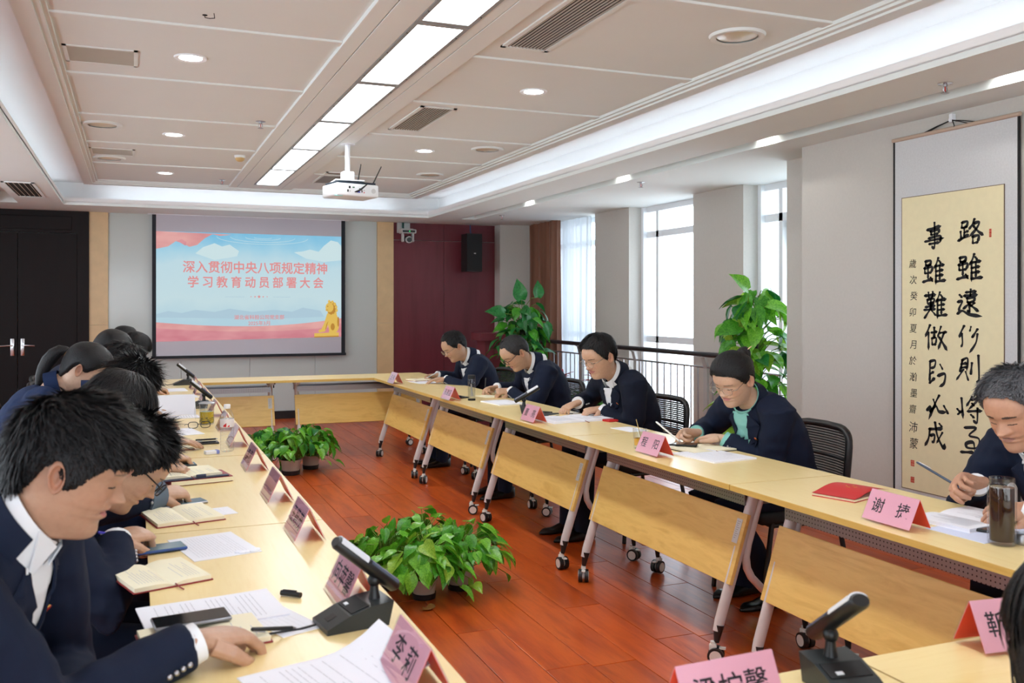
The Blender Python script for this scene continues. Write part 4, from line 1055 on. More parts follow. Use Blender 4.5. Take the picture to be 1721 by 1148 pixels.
def person(lb, F, pel, HC, pitch, yaw=0, roll=0, hands=(), q=None, lean=None, k=1.0, res=1, jacket=None, inner='shirt', glasses=None, shoulder=(0, 0, 0), hide_face=False, neckback=.0):
    """F facing direction on the floor plane, pel hip point, HC head centre; hands = (left, right), each (wrist, direction, palm normal, pose, elbow hint)"""
    q = dict({'skin': (.50, .30, .195), 'lip': (.50, .15, .15), 'seed': len(D.objects) * .37}, **(q or {}))
    rng = random.Random(int(q['seed'] * 100))
    jm = jacket or m_suit
    F = V((F[0], F[1], 0)).normalized(); Lt = V((0, 0, 1)).cross(F); pel = V(pel); HC = V(HC)
    fw = F * math.cos(math.radians(pitch)) - V((0, 0, 1)) * math.sin(math.radians(pitch))
    Rm = Mx.Rotation(math.radians(yaw), 3, 'Z'); fw = Rm @ fw; hl = Rm @ Lt
    upv = fw.cross(hl); 
    if roll: hl = Mx.Rotation(math.radians(roll), 3, fw) @ hl; upv = fw.cross(hl)
    HM_ = Mx((fw, hl, upv)).transposed().to_4x4() @ Mx.Scale(k, 4); HM_.translation = HC
    hp = lambda x, y, z: HM_ @ V((x, y, z))
    skb = hp(-.028, 0, -.085)
    NB = hp(-.05, 0, -.125) - F * (.025 + neckback) - V((0, 0, .010 - q.get('neckup', 0)))
    ctl = (pel + NB) / 2 - F * .10 + V((0, 0, .04))
    def SP(t): return pel * (1 - t) ** 2 + ctl * 2 * t * (1 - t) + NB * t * t
    def ST(t): return ((ctl - pel) * (1 - t) + (NB - ctl) * t).normalized()
    sdir = ST(.9); fn = (Lt.cross(sdir)).normalized() * 1
    if fn.dot(F) < 0: fn = -fn
    SC = NB - sdir * .075
    sh = V(shoulder)
    S = [SC + Lt * .178 * k + sh - F * .0, SC - Lt * .178 * k - sh]
    arms = []
    for i in (0, 1):
        s = 1 if i == 0 else -1
        if len(hands) > i and hands[i]:
            w, dr, nn_, pose, hint = hands[i]; w = V(w)
        else: w, dr, nn_, pose, hint = pel + F * .26 + Lt * s * .12 + V((0, 0, .14)), F, V((0, 0, -1)), 'flat', Lt * s - V((0, 0, 1)) - F * .3
        ak = k * q.get('arm', 1); El = ik(S[i], w, .285 * ak, .255 * ak, V(hint)); arms.append((S[i], El, w, V(dr), V(nn_), pose, s))
    knee = [pel + F * .43 + Lt * s * .11 + V((0, 0, -.02)) for s in (1, -1)]
    ank = [V((kn.x, kn.y, .085)) + F * q.get('foot', .02) for kn in knee]
    root_loc = V((pel.x, pel.y, 0))
    body = D.objects.new('person', None)
    # ---- one body mesh
    v, c, f = head_grid(q, 120 if res == 1 else (220 if res == 0 else 48))
    bm = MB(); bm.v = [tuple(HM_ @ x) for x in v]; bm.f = f; bm.m = [0] * len(f)
    ncol = len(bm.v)
    core = MB()
    core.tube([hp(-.012, 0, -.06), hp(-.02, 0, -.10), skb.lerp(NB, .55), NB, NB - sdir * .06], [(.048 * k, .05 * k), (.054 * k, .056 * k), (.056 * k, .058 * k), (.060 * k, .058 * k), (.066 * k, .055 * k)], 24, up=hl.cross(V((0, 0, 1))) if False else None)
    tr_ = [(0, .15, .10), (.25, .14, .095), (.5, .15, .10), (.75, .155, .095), (.88, .11, .06), (1, .05, .05)]
    core.tube([SP(t) for t, a, b_ in tr_], [(a * k, b_ * k) for t, a, b_ in tr_], 20, up=fn)
    for (Sh, El, w, dr, nn_, pose, s) in arms:
        core.tube([SC, Sh, Sh.lerp(El, .5), El, El.lerp(w, .4), w], [.035 * k, .045 * k, .045 * k, .040 * k, .040 * k, .027 * k], 12)
    for i in (0, 1): core.tube([pel + Lt * (.08 if i == 0 else -.08), knee[i], ank[i], ank[i] + F * .02 - V((0, 0, .05))], [.085, .06, .034, .03], 12)
    shell = {}
    t_root = {'done': False}
    def finish_body(core_me):
        vs = [tuple(x.co) for x in core_me.vertices]; o = len(bm.v)
        bm.v += vs; bm.f += [tuple(i + o for i in p.vertices) for p in core_me.polygons]; bm.m += [0] * len(core_me.polygons); D.meshes.remove(core_me)
    parts = {'core': None, 'hands': None, 'jacket': None, 'trousers': None}
    hb = MB()
    for (Sh, El, w, dr, nn_, pose, s) in arms: hand(hb, w, dr, nn_, s, pose, k * q.get('hand', 1.04))
    jb = MB()
    jr = [(-.04, .195, .150), (.08, .19, .145), (.22, .178, .135), (.42, .188, .138), (.6, .2, .14), (.76, .196, .130), (.87, .16, .108), (.93, .112, .08), (.945, .10, .065)]
    fat = q.get('fat', 1.0)
    jb.tube([SP(t) for t, a, b_ in jr], [(a * k * fat, b_ * k * fat) for t, a, b_ in jr], 28, up=fn)
    tbvh = BVHTree.FromPolygons([V(x) for x in jb.v], [tuple(x) for x in jb.f])
    for (Sh, El, w, dr, nn_, pose, s) in arms:
        cuff = El.lerp(w, .93)
        jb.tube([SC + Lt * s * .085 - sdir * .03 - fn * .02, SC.lerp(Sh, .8), Sh, Sh.lerp(El, .33), Sh.lerp(El, .75), El, El.lerp(w, .3), El.lerp(w, .65), cuff], [.066 * k, .082 * k, .084 * k, .076 * k, .066 * k, .063 * k, .060 * k, .053 * k, .047 * k], 16)
    tb = MB()
    tb.tube([pel + V((0, 0, .06)) - F * .02, pel - V((0, 0, .02)) + F * .08], [(.17, .12), (.16, .1)], 20, up=F + V((0, 0, .3)))
    for i in (0, 1): tb.tube([pel + Lt * (.085 if i == 0 else -.085), pel.lerp(knee[i], .5) + Lt * (.05 if i == 0 else -.05), knee[i], knee[i].lerp(ank[i], .5), ank[i] + V((0, 0, -.045))], [.1, .09, .074, .062, .056], 14)
    vx = {0: .0075, 1: .010, 2: .013}[res]
    rec = {}
    def store(key):
        def fdone(me): rec[key] = me
        return fdone
    remesh_later(core, 'body', .014, 3, m_skin, store('core'))
    remesh_later(hb, 'hands', {0: .0022, 1: .0032, 2: .005}[res], 2, m_skin, store('hands'))
    remesh_later(jb, 'jacket', vx, 6, jm, store('jacket'))
    remesh_later(tb, 'trousers', .014, 4, jm, store('trousers'))
    def assemble():
        for key in ('core', 'hands'):
            me = rec[key]; o = len(bm.v); bm.v += [tuple(x.co) for x in me.vertices]; bm.f += [tuple(i + o for i in p.vertices) for p in me.polygons]; bm.m += [0] * len(me.polygons); D.meshes.remove(me)
        off = -root_loc
        me = D.meshes.new('person'); me.from_pydata([tuple(V(x) + off) for x in bm.v], [], bm.f); me.materials.append(m_skin)
        at = me.color_attributes.new('tint', 'FLOAT_COLOR', 'POINT')
        sk = q['skin']; data = []
        for i in range(len(bm.v)):
            cc = c[i] if i < ncol else sk
            data += [cc[0], cc[1], cc[2], 1]
        at.data.foreach_set('color', data)
        me.polygons.foreach_set('use_smooth', [True] * len(me.polygons)); me.update()
        root = D.objects.new('person', me); C.objects.link(root); root.location = root_loc
        tag(root, lb, 'person')
        def child(name, m_, parent=root): 
            o = D.objects.new(name, m_); C.objects.link(o); o.parent = parent; return o
        def shift(b): b.v = [tuple(V(x) + off) for x in b.v]; return b
        # jacket with creases
        jme = rec['jacket']
        bmj = bmesh.new(); bmj.from_mesh(jme); bmj.normal_update()
        for w_ in bmj.verts:
            p = w_.co
            best = 1e9
            for (Sh, El, w2, *_r) in arms: best = min(best, (p - El).length)
            amp = .0055 + .008 * math.exp(-(best / .10) ** 2)
            d = p - SP(.5)
            nv = noise.noise(V((p.x * 9, p.y * 9, p.z * 22)) + V((q['seed'], 0, 0))) + .5 * noise.noise(p * 26)
            w_.co = p + w_.normal * (nv * amp)
        bvh = BVHTree.FromBMesh(bmj)
        for w_ in bmj.verts: w_.co += off
        bmj.to_mesh(jme); bmj.free(); jme.polygons.foreach_set('use_smooth', [True] * len(jme.polygons)); jo = child('jacket', jme)
        tme = rec['trousers']; tme.transform(Mx.Translation(off)); child('trousers', tme)
        # shirt front, lapels, badge laid on the chest
        base = NB + fn * .02
        def onto(s_, t_, o_):
            org = base + Lt * s_ - sdir * t_ + fn * .45
            h = tbvh.ray_cast(org, -fn, .7)
            p = (h[0] if h[0] is not None else org - fn * .38)
            h2 = bvh.ray_cast(p + fn * .03, -fn, .06)
            if h2[0] is not None: p = h2[0]
            p = p + fn * o_
            if t_ < .08:
                nd0 = (skb - NB).normalized(); nf0 = (fn - nd0 * fn.dot(nd0)).normalized()
                cp = NB - nd0 * .022 + nf0 * (.076 * k) + Lt * s_ * .75
                if t_ < .079: lo = onto(s_, .08, o_) - off; u_ = max(0, (t_ + .05) / .13); p = cp.lerp(lo, u_) + fn * (.004 * math.sin(PI * u_) + o_ * .5); h3 = bvh.ray_cast(p + fn * .07, -fn, .07); p = h3[0] + fn * o_ if h3[0] is not None and u_ > .15 else p
            return p + off
        vent = .27 if inner == 'shirt' else .22
        def half(t_): return max(.002, (.058 if inner == 'shirt' else .07) * (1 - (t_ + .0) / vent) ** (1.0 if inner == 'shirt' else .75)) if t_ < vent else .002
        im = {'shirt': m_shirt, 'mint': m_mint, 'dark': m_blk}[inner]
        def fs_(u, v): t_ = -.05 + (vent + .05) * v; h_ = half(max(0, t_)) + .012; return onto((u * 2 - 1) * h_, t_, .005)
        MB().grid(fs_, 9, 20).build('shirt_front', im, root, 180)
        if inner != 'dark':
            for s in (-1, 1):
                def fl(u, v):
                    t_ = -.035 + (vent + .065) * v; h_ = half(max(0, t_)) if t_ < vent else 0
                    lw = .02 + .055 * min(1, max(0, (t_ + .035) / .10)) * (1 if t_ < .09 else max(.12, 1 - (t_ - .09) / (vent - .05)))
                    return onto(s * (h_ + lw * u), t_, .014 - .003 * u)
                def fl2(u, v): return fl(u, v) - fn * .006
                lm = MB().grid(fl, 6, 22).grid(fl2, 6, 22)
                lm.grid(lambda u, v: fl(0, v) - fn * .006 * u, 2, 22).grid(lambda u, v: fl(1, v) - fn * .006 * u, 2, 22)
                lm.build('lapel', jm, jo, 50)
            bt = onto(0, vent + .025, .006); MB().tube([bt, bt + fn * .003], .008, 12).build('button', m_black, jo)
            if q.get('badge', True):
                p = onto(.085, .135, .011) if True else None
                bd_ = MB().tube([p, p + fn * .002], .0095, 14, 0); bd_.tube([p + sdir * .004 + fn * .0015, p + sdir * .004 + fn * .003], .006, 12, 1)
                bd_.build('badge', [m_gold, m_redcover], jo)
        # shirt collar or jacket collar round the neck
        nd = (skb - NB).normalized()
        nf = (fn - nd * fn.dot(nd)).normalized(); nl_ = nd.cross(nf)
        def colr(mm, r0, r1, h0, h1, gap, nm, tilt):
            def fc(u, v):
                a = (gap + (2 * PI - 2 * gap) * u)
                r = (r0 + (r1 - r0) * v) * k
                hh = h0 + (h1 - h0) * v - tilt * math.cos(a) * 1.0
                return NB + nd * hh + nf * (math.cos(a) * r * 1.02 + .006) + nl_ * (math.sin(a) * r) + off
            def fo(u, v): p = fc(u, v); a = (gap + (2 * PI - 2 * gap) * u); return p + (nf * math.cos(a) + nl_ * math.sin(a)) * .004
            MB().grid(fc, 28, 4).grid(fo, 28, 4).grid(lambda u, v: fc(u, 1).lerp(fo(u, 1), v), 28, 2).build(nm, mm, root, 60)
        if inner == 'shirt':
            colr(m_shirt, .092, .067, -.085, .038, .10, 'shirt_collar', .016)
            for s in (-1, 1):        # collar points
                a0, a1 = .2 * s, 1.0 * s
                def rp_(a, h_, r): return NB + nd * (h_ - .016 * math.cos(a)) + nf * (math.cos(a) * r * k * 1.02 + .008) + nl_ * (math.sin(a) * r * k) + off
                A, B, Cc = rp_(a0, .034, .074), rp_(a1, .036, .074), rp_(.42 * s, -.035, .092)
                MB().add([A, B, Cc, A + fn * .003, B + fn * .003, Cc + fn * .003], [(0, 1, 2), (3, 4, 5), (0, 2, 5, 3), (1, 2, 5, 4)]).build('collar_point', m_shirt, root)
            colr(jm, .092, .079, -.045, .018, .95, 'jacket_collar', .012)
        elif inner == 'mint':
            colr(m_mint, .092, .072, -.08, .008, .02, 'neckline', .014); colr(jm, .094, .082, -.045, .014, 1.0, 'jacket_collar', .012)
        else: colr(jm, .085, .073, -.03, .03, .1, 'jacket_collar', .012)
        # cuffs, buttons
        for (Sh, El, w, dr, nn_, pose, s) in arms:
            d = (w - El).normalized(); e = El.lerp(w, .88)
            cm = q.get('cuff', m_shirt if inner == 'shirt' else (m_mint if inner == 'mint' else jm))
            if q.get('bigcuff'): MB().tube([e - d * .045 + off, e + d * .028 + off], [.060 * k, .054 * k], 18).build('cuff', cm, root, 50)
            else: MB().tube([x + off for x in (e, El.lerp(w, .93) + d * .017)], [.040 * k, .038 * k], 18).build('cuff', cm, root, 50)
            if res < 2:
                out = d.cross(V((0, 0, 1))).normalized() * (1 if d.cross(V((0, 0, 1))).dot(V((0, -1, 0))) > 0 else -1)
                bb_ = MB()
                for i in range(4): p = El.lerp(w, .70 + .05 * i) + out * (.0525 - .0015 * i) * k - V((0, 0, .012)) + off; bb_.ball(p, .006, 8)
                bb_.build('cuff_buttons', m_steel, jo, 180)
        for i in (0, 1):
            a = ank[i]; 
            def fsho(u, v):
                x = -.075 + .275 * v; w_ = .038 + .012 * math.sin(PI * min(1, v * 1.1)) - (.03 * max(0, (v - .82) / .18) ** 2); hh = .085 - .05 * min(1, max(0, (v - .2) / .45)) - (.02 * max(0, (v - .85) / .15)); 
                if v < .02 or v > .98: w_ *= .55
                aa = 2 * PI * u; sy, sz = math.cos(aa), math.sin(aa)
                zc = hh / 2
                return V((a.x, a.y, 0)) + F * x + Lt * (w_ * math.copysign(abs(sy) ** .7, sy)) + V((0, 0, max(0.001, zc + hh / 2 * math.copysign(abs(sz) ** .7, sz)))) + off
            MB().grid(fsho, 16, 16, closeu=True).build('shoe', m_shoe, root, 60)
        # hair
        hmat = q.get('hairm', m_hair)
        hb_ = hair(q, 64 if res else 96, rng, {0: 6000, 1: 2600, 2: 900}[res] if q.get('tufts', True) else 0, None)
        ex = q.get('extra')
        if ex: ex(hb_, rng, q)
        hb_.v = [tuple((HM_ @ V(x)) + off) for x in hb_.v]
        hb_.build('hair', hmat, root, 180)
        if q.get('extra2'):
            for nm, bb2, mm in q['extra2'](rng): bb2.v = [tuple((HM_ @ V(x)) + off) for x in bb2.v]; bb2.build(nm, mm, root, 180)
        if glasses:
            gm = m_frame if glasses == 'metal' else m_frameb
            gb = MB(); lens = MB(); rr = .0013 if glasses == 'metal' else .002
            for s in (-1, 1):
                pts = []
                for i in range(20):
                    a = 2 * PI * i / 20; ca, sa = math.cos(a), math.sin(a)
                    yy = s * .033 + .0245 * math.copysign(abs(ca) ** .75, ca); zz = -.001 + .0185 * math.copysign(abs(sa) ** .75, sa)
                    pts.append(V((.107 - .18 * (abs(yy) - .01) ** 2 * 6 - .06 * zz * -1, yy, zz)))
                gb.tube(pts, rr, 6, closed=True)
                cc_ = sum(pts, V()) / 20; o = len(lens.v); lens.v += [tuple(x) for x in pts] + [tuple(cc_)]
                for i in range(20): lens.f.append((o + i, o + (i + 1) % 20, o + 20)); lens.m.append(0)
                gb.tube([V((.1, s * .0575, .002)), V((.085, s * .075, .004)), V((.03, s * .0815, .008)), V((-.015, s * .083, .01)), V((-.04, s * .081, -.004))], rr * 1.1, 6)
            gb.tube([V((.106, -.009, .0)), V((.110, 0, .004)), V((.106, .009, .0))], rr, 6)
            for b2 in (gb, lens): b2.v = [tuple((HM_ @ V(x)) + off) for x in b2.v]
            go = gb.build('spectacles', gm, root, 180); lens.build('lenses', m_lens, go)
        if q.get('eyes'):
            pass
        return root
    return assemble
# ---------------------------------------------------------------- who sits where
DN = V((0, 0, -1))
jobs = []
def long_hair(hb_, rng, q):            # locks that fall past the cheeks and shoulders
    for _ in range(420):
        a = rng.uniform(.75, 2 * PI - .75); p = head_pt(a, rng.uniform(.0, .06), {})
        n = V((p.x + .012, p.y, .01)).normalized(); p = p + n * .02
        d = V((rng.uniform(.0, .35), p.y * .8, -1)); w = rng.uniform(.004, .008); L = rng.uniform(.16, .26)
        sd = d.cross(n).normalized() * w; o = len(hb_.v)
        for k in range(5):
            t = k / 4; c = p + V((d.x * t * L * .9, p.y * .5 * t, -L * t)) + n * (.015 * math.sin(PI * t)); ww = (1, 1, .95, .8, .2)[k]
            hb_.v += [tuple(c - sd * ww), tuple(c + n * .004), tuple(c + sd * ww)]
        for k in range(4): hb_.f += [(o + 3 * k, o + 3 * k + 1, o + 3 * k + 4, o + 3 * k + 3), (o + 3 * k + 1, o + 3 * k + 2, o + 3 * k + 5, o + 3 * k + 4)]; hb_.m += [0, 0]
def tail_parts(rng):
    b = MB(); 
    b.tube([(-.100, 0, .02), (-.125, 0, .022), (-.145, 0, .010), (-.158, 0, -.02), (-.162, 0, -.06), (-.158, 0, -.10), (-.148, 0, -.14), (-.132, 0, -.18), (-.115, 0, -.21)], [(.016, .016), (.020, .021), (.026, .027), (.031, .031), (.032, .030), (.029, .027), (.024, .022), (.015, .014), (.003, .003)], 16, up=(0, 1, 0))
    c = MB(); c.tube([(-.108 - .022 * abs(math.cos(i * PI / 8)) * 0 + 0, .026 * math.cos(i * PI / 6), .018 + .026 * math.sin(i * PI / 6)) for i in range(12)], .008, 8, closed=True)
    return [('ponytail', b, m_hair), ('hair_tie', c, m_brown)]
def bun_parts(rng):
    b = MB()
    for i in range(3):
        pts = []
        for j in range(18):
            a = 2 * PI * j / 18; r = .034 - .006 * i
            pts.append((-.108 - .012 * i + .012 * math.sin(a * 2 + i), r * math.cos(a) * 1.05,   .030 + .010 * i + r * math.sin(a) * .95))
        b.tube(pts, .0175, 10, closed=True)
    b.ball((-.130, 0, .040), .030, 14)
    c = MB().tube([(-.085, -.06, .02), (-.15, .04, .09)], .0025, 8)
    return [('hair_bun', b, m_hair), ('hair_stick', c, mat('pale hair stick', (220, 196, 150), .4))]
MSK = (.55, .335, .22)
# right row, facing the middle of the room; left hand is the nearer one
jobs.append(person('man in gold-rimmed spectacles and navy suit writing, nearest the lectern', (-1, 0), (3.02, 8.10, .53), (2.69, 8.02, 1.08), 33, 6, 0,
    (((2.60, 7.98, .790), V((-.95, .25, -.05)), DN, 'flat', V((.5, -1, -.4))), ((2.64, 8.38, .795), V((-1, .1, -.12)), V((0, -.35, -1)), 'pen', V((.6, .8, -.6)))),
    {'hair': 'recede', 'hairth': .016, 'skin': MSK, 'len': .03, 'badge': False, 'fwd': .2}, glasses='metal', k=1.05))
jobs.append(person('man with thinning cropped hair, spectacles and navy suit, writing beside the tall clear flask', (-1, 0), (3.04, 6.62, .53), (2.69, 6.56, 1.09), 40, 4, 0,
    (((2.665, 6.60, .800), V((-1, .1, -.08)), V((0, .45, -1)), 'fist', V((.5, -1, -.4))), ((2.66, 6.88, .80), V((-1, -.25, -.1)), V((0, -.4, -1)), 'pen', V((.6, .8, -.6)))),
    {'hair': 'recede', 'hairth': .011, 'hairm': m_hairs, 'len': .018, 'skin': MSK, 'wide': .05, 'fat': 1.05, 'fwd': .1}, glasses='black', k=1.05))
jobs.append(person('man in spectacles, white shirt and dark navy suit reading an open booklet, mouth open', (-1, 0), (3.03, 5.28, .54), (2.68, 5.16, 1.135), 24, 16, 0,
    (((2.735, 5.235, .797), V((-1, .12, -.15)), V((0, .2, -1)), 'loose', V((.6, -1, -.3))), ((2.68, 5.46, .815), V((-.95, -.2, -.3)), V((-.2, 0, -1)), 'loose', V((.5, 1, -.3)))),
    {'hair': 'short', 'hairth': .02, 'skin': (.57, .35, .235), 'len': .035, 'fwd': .3, 'lift': .25}, jacket=m_suit2, glasses='metal', k=1.05))
jobs.append(person('woman with bun, silver spectacles and mint top under a navy blazer, holding a pen', (-1, 0), (3.02, 3.78, .53), (2.67, 3.745, 1.10), 30, 20, -4,
    (((2.70, 3.86, .795), V((-.3, 1, -.05)), DN, 'flat', V((.7, -1, -.15))), ((2.655, 4.04, .80), V((-1, .02, -.02)), V((0, -.7, -.7)), 'pen', V((.6, .9, -.3)))),
    {'hair': 'woman', 'hairth': .013, 'top': .1, 'len': .09, 'lift': .03, 'wid': .006, 'comb': (-3, 0, .3), 'fwd': 0, 'fade': .02, 'skin': (.61, .39, .275), 'lip': (.55, .2, .2), 'extra2': bun_parts, 'foot': -.27, 'browk': .7, 'nose': .85}, inner='mint', jacket=m_suit, glasses='metal', k=1.02, neckback=-.01))
jobs.append(person('grey-haired man in navy suit and white shirt, pen raised, in front of the scroll', (-1, 0), (3.08, 2.16, .54), (2.71, 2.225, 1.105), 26, 8, 3,
    (((2.625, 2.13, .80), V((-1, .15, -.05)), V((0, .6, -.8)), 'loose', V((.5, -1, -.3))), ((2.70, 2.37, .835), V((-1, .03, .1)), V((0, -.85, -.5)), 'pen', V((.7, .8, -.5)))),
    {'hair': 'short', 'hairth': .022, 'hairm': m_hairg, 'len': .026, 'skin': (.52, .28, .18), 'lip': (.38, .17, .14), 'lift': .55, 'badge': False, 'browk': .95, 'browt': .0012, 'nose': 1.15, 'wide': .02, 'fat': 1.04}, k=1.03, res=0))
# left row, facing the middle of the room; right hand is the nearer one
jobs.append(person('young man with thick black fringe, navy suit and white shirt, nearest at left', (.93, -.36), (-.40, 1.90, .53), (-.108, 1.950, 1.143), 23, 17, 0,
    (None, ((.118, 1.882, .806), V((.78, .55, -.20)), V((.1, .1, -1)), 'point', V((-.2, -.35, -1.5)))),
    {'hair': 'fringe', 'hairth': .017, 'top': .55, 'len': .045, 'lift': .5, 'wid': .003, 'fwd': 1.1, 'skin': (.50, .29, .19), 'lip': (.55, .15, .16), 'browk': .6, 'nose': 1.0, 'neckup': .008, 'arm': 1.08, 'hand': 1.14}, k=1.0, res=0, neckback=-.03))
jobs.append(person('spectacled man with spiky black hair bent over the left table, purple pen in hand', (1, 0), (-.40, 2.86, .53), (-.01, 2.95, .985), 44, 8, 0,
    (None, ((-.045, 2.80, .805), V((.7, .6, -.08)), V((.3, .5, -.8)), 'fist', V((-.6, -1, -.2)))),
    {'hair': 'short', 'hairth': .022, 'len': .042, 'lift': .8, 'wid': .003, 'skin': (.54, .32, .21)}, glasses='black', k=1.06, res=0))
jobs.append(person('woman with long black hair hiding her face, grey turned-back cuffs, in the left row', (1, 0), (-.42, 3.60, .53), (-.06, 3.66, 1.07), 46, 0, 0,
    (((.09, 3.98, .79), V((1, -.1, 0)), DN, 'loose', V((-.5, 1, -.3))), ((.075, 3.44, .80), V((.85, .45, -.1)), V((.1, .4, -.9)), 'pen', V((-.5, -1, -.2)))),
    {'hair': 'woman', 'hairth': .02, 'len': .08, 'lift': .15, 'fwd': .2, 'extra': long_hair, 'bigcuff': True, 'cuff': m_greycuff, 'badge': False}, inner='dark', k=1.05))
jobs.append(person('man with spiky black hair and shaved nape bending low, blue-navy jacket collar showing', (1, 0), (-.42, 4.36, .53), (-.02, 4.56, 1.075), 56, 0, 0,
    (((.14, 4.75, .79), V((1, .1, 0)), DN, 'flat', V((-.5, 1, -.3))), ((.12, 4.28, .79), V((.9, .3, -.1)), DN, 'pen', V((-.5, -1, -.2)))),
    {'hair': 'short', 'hairth': .02, 'len': .045, 'lift': .9, 'wid': .003}, inner='dark', jacket=m_suit3, k=1.05))
jobs.append(person('woman with black ponytail sitting upright in the left row', (1, 0), (-.54, 5.02, .54), (-.215, 5.02, 1.14), 34, -10, 0,
    (None, ((.13, 4.93, .79), V((.95, .3, -.1)), V((0, .3, -1)), 'pen', V((-.5, -1, -.3)))),
    {'hair': 'woman', 'hairth': .013, 'top': .1, 'tufts': False, 'fade': .02, 'extra2': tail_parts, 'skin': (.61, .39, .275), 'badge': False}, inner='dark', jacket=m_suit3, k=1.04))
jobs.append(person('dark-haired person with tousled top, head bowed beyond the ponytailed woman', (1, 0), (-.46, 5.70, .53), (-.06, 5.68, 1.105), 52, 0, 0, (None, ((.12, 5.55, .79), V((1, .2, -.1)), DN, 'pen', V((-.5, -1, -.2)))), {'len': .05, 'lift': .5, 'badge': False}, inner='dark', k=1.04, res=2))
jobs.append(person('person with smooth rounded dark hair sixth along the left row', (1, 0), (-.52, 6.43, .53), (-.13, 6.42, 1.16), 42, 0, 0, (None, ((.1, 6.3, .79), V((1, .2, -.1)), DN, 'pen', V((-.5, -1, -.2)))), {'hair': 'woman', 'tufts': False, 'hairth': .02, 'top': .15, 'badge': False}, inner='dark', k=1.04, res=2))
jobs.append(person('person with straight dark hair falling forward, next to last of the left row', (1, 0), (-.42, 7.95, .53), (.0, 8.0, 1.10), 46, 0, 0, (None, ((.14, 7.85, .79), V((1, .2, -.1)), DN, 'pen', V((-.5, -1, -.2)))), {'hair': 'woman', 'hairth': .02, 'len': .08, 'lift': .1, 'extra': long_hair, 'badge': False}, inner='dark', k=1.04, res=2))
jobs.append(person('last person of the left row, only the round black crown showing before the glass wall', (1, 0), (-.46, 8.6, .53), (-.08, 8.62, 1.135), 36, 0, 0, (None, ((.1, 8.5, .79), V((1, .2, -.1)), DN, 'pen', V((-.5, -1, -.2)))), {'hairth': .02, 'tufts': False, 'badge': False}, inner='dark', k=1.04, res=2))
# near table, back to the camera
jobs.append(person('dark-haired person cut off at the lower right corner, seen from behind', (0, 1), (1.36, .52, .53), (1.30, .92, .955), 50, 0, 0, (None, None), {'hair': 'woman', 'hairth': .022, 'len': .08, 'lift': .1, 'extra': long_hair, 'badge': False, 'seed': 3.3}, inner='dark', jacket=m_blk, k=1.04, res=2))
flush()
for j in jobs: j()
# ---------------------------------------------------------------- hanging scroll
sw = thing('hanging_scroll', 'tall hanging calligraphy scroll, silk mount and tan paper, two columns of brushed characters', 'scroll', (4.36, 4.0, .25))
m_silk = mat('silver silk mount', (206, 208, 210), .55, noise_=.12, nscale=90, bump=.2, bscale=120)
m_tan = mat('tan calligraphy paper', (236, 226, 186), .85, noise_=.05, nscale=25)
m_brush = mat('brush ink', (16, 17, 22), .7)
m_seal = mat('seal red', (206, 66, 48), .8)
AX = frame((0, 0, 0), (0, -1, 0), (0, 0, 1))          # local x to the right as one faces the wall, y up, z into the room
def sy(y): return -(y - 4.0)
def szz(z): return z - .25
MB().bb(.0, .004, -.432, .437, 0, 2.217).build('mount', m_silk, sw)
MB().bb(-.004, -.0005, -.348, .37, .092, 1.856).build('paper_panel', m_tan, sw)
ed = MB()
for a, b, c_, d_ in ((-.352, -.348, .088, 1.86), (.37, .374, .088, 1.86)): ed.bb(-.0045, 0, a, b, c_, d_)
ed.bb(-.0045, 0, -.352, .374, .088, .092).bb(-.0045, 0, -.352, .374, 1.856, 1.86)
ed.build('panel_border', mat('thin border', (120, 104, 84), .8), sw)
for a in (-.437, .437): MB().bb(-.003, .006, a - .006, a + .006, .0, 2.217).build('side_edging', m_blackm, sw)
MB().tube([(-.004, -.45, 2.22), (-.004, .445, 2.22)], .012, 10).build('top_rod', mat('pale wood rod', (190, 168, 150), .6), sw, 60)
MB().tube([(-.004, -.47, -.01), (-.004, .47, -.01)], .024, 12).build('bottom_roller', m_black, sw, 60)
co = MB()
for a in (-.17, -.12, .17, .2): co.tube([(-.006, a, 2.228), (-.008, a * .5, 2.25), (-.004, 0.0, 2.268)], .003, 6)
co.tube([(-.008, -.01, 2.268), (-.014, -.03, 2.23), (-.012, -.025, 2.222)], .003, 6).build('cord', m_blackm, sw)
t = MB().bb(-.012, .02, -.012, .012, -.02, .03, 0, .004).tube([(-.012, 0, -.012), (-.022, 0, -.014), (-.022, 0, .0)], .003, 6).build('wall_hook', m_alu); t.location = (4.36, 4.0, 2.525); tag(t, 'small white wall hook holding the scroll cord', 'hook')
def cat_rom(pts, n=6):
    P = [V((x, y, 0)) for x, y in pts]
    if len(P) == 2: return [P[0].lerp(P[1], i / n) for i in range(n + 1)]
    out = []
    for i in range(len(P) - 1):
        p0 = P[max(i - 1, 0)]; p1 = P[i]; p2 = P[i + 1]; p3 = P[min(i + 2, len(P) - 1)]
        for k in range(n):
            t = k / n
            out.append(.5 * ((2 * p1) + (p2 - p0) * t + (2 * p0 - 5 * p1 + 4 * p2 - p3) * t * t + (3 * p1 - p0 - 3 * p2 + p3) * t ** 3))
    out.append(P[-1]); return out
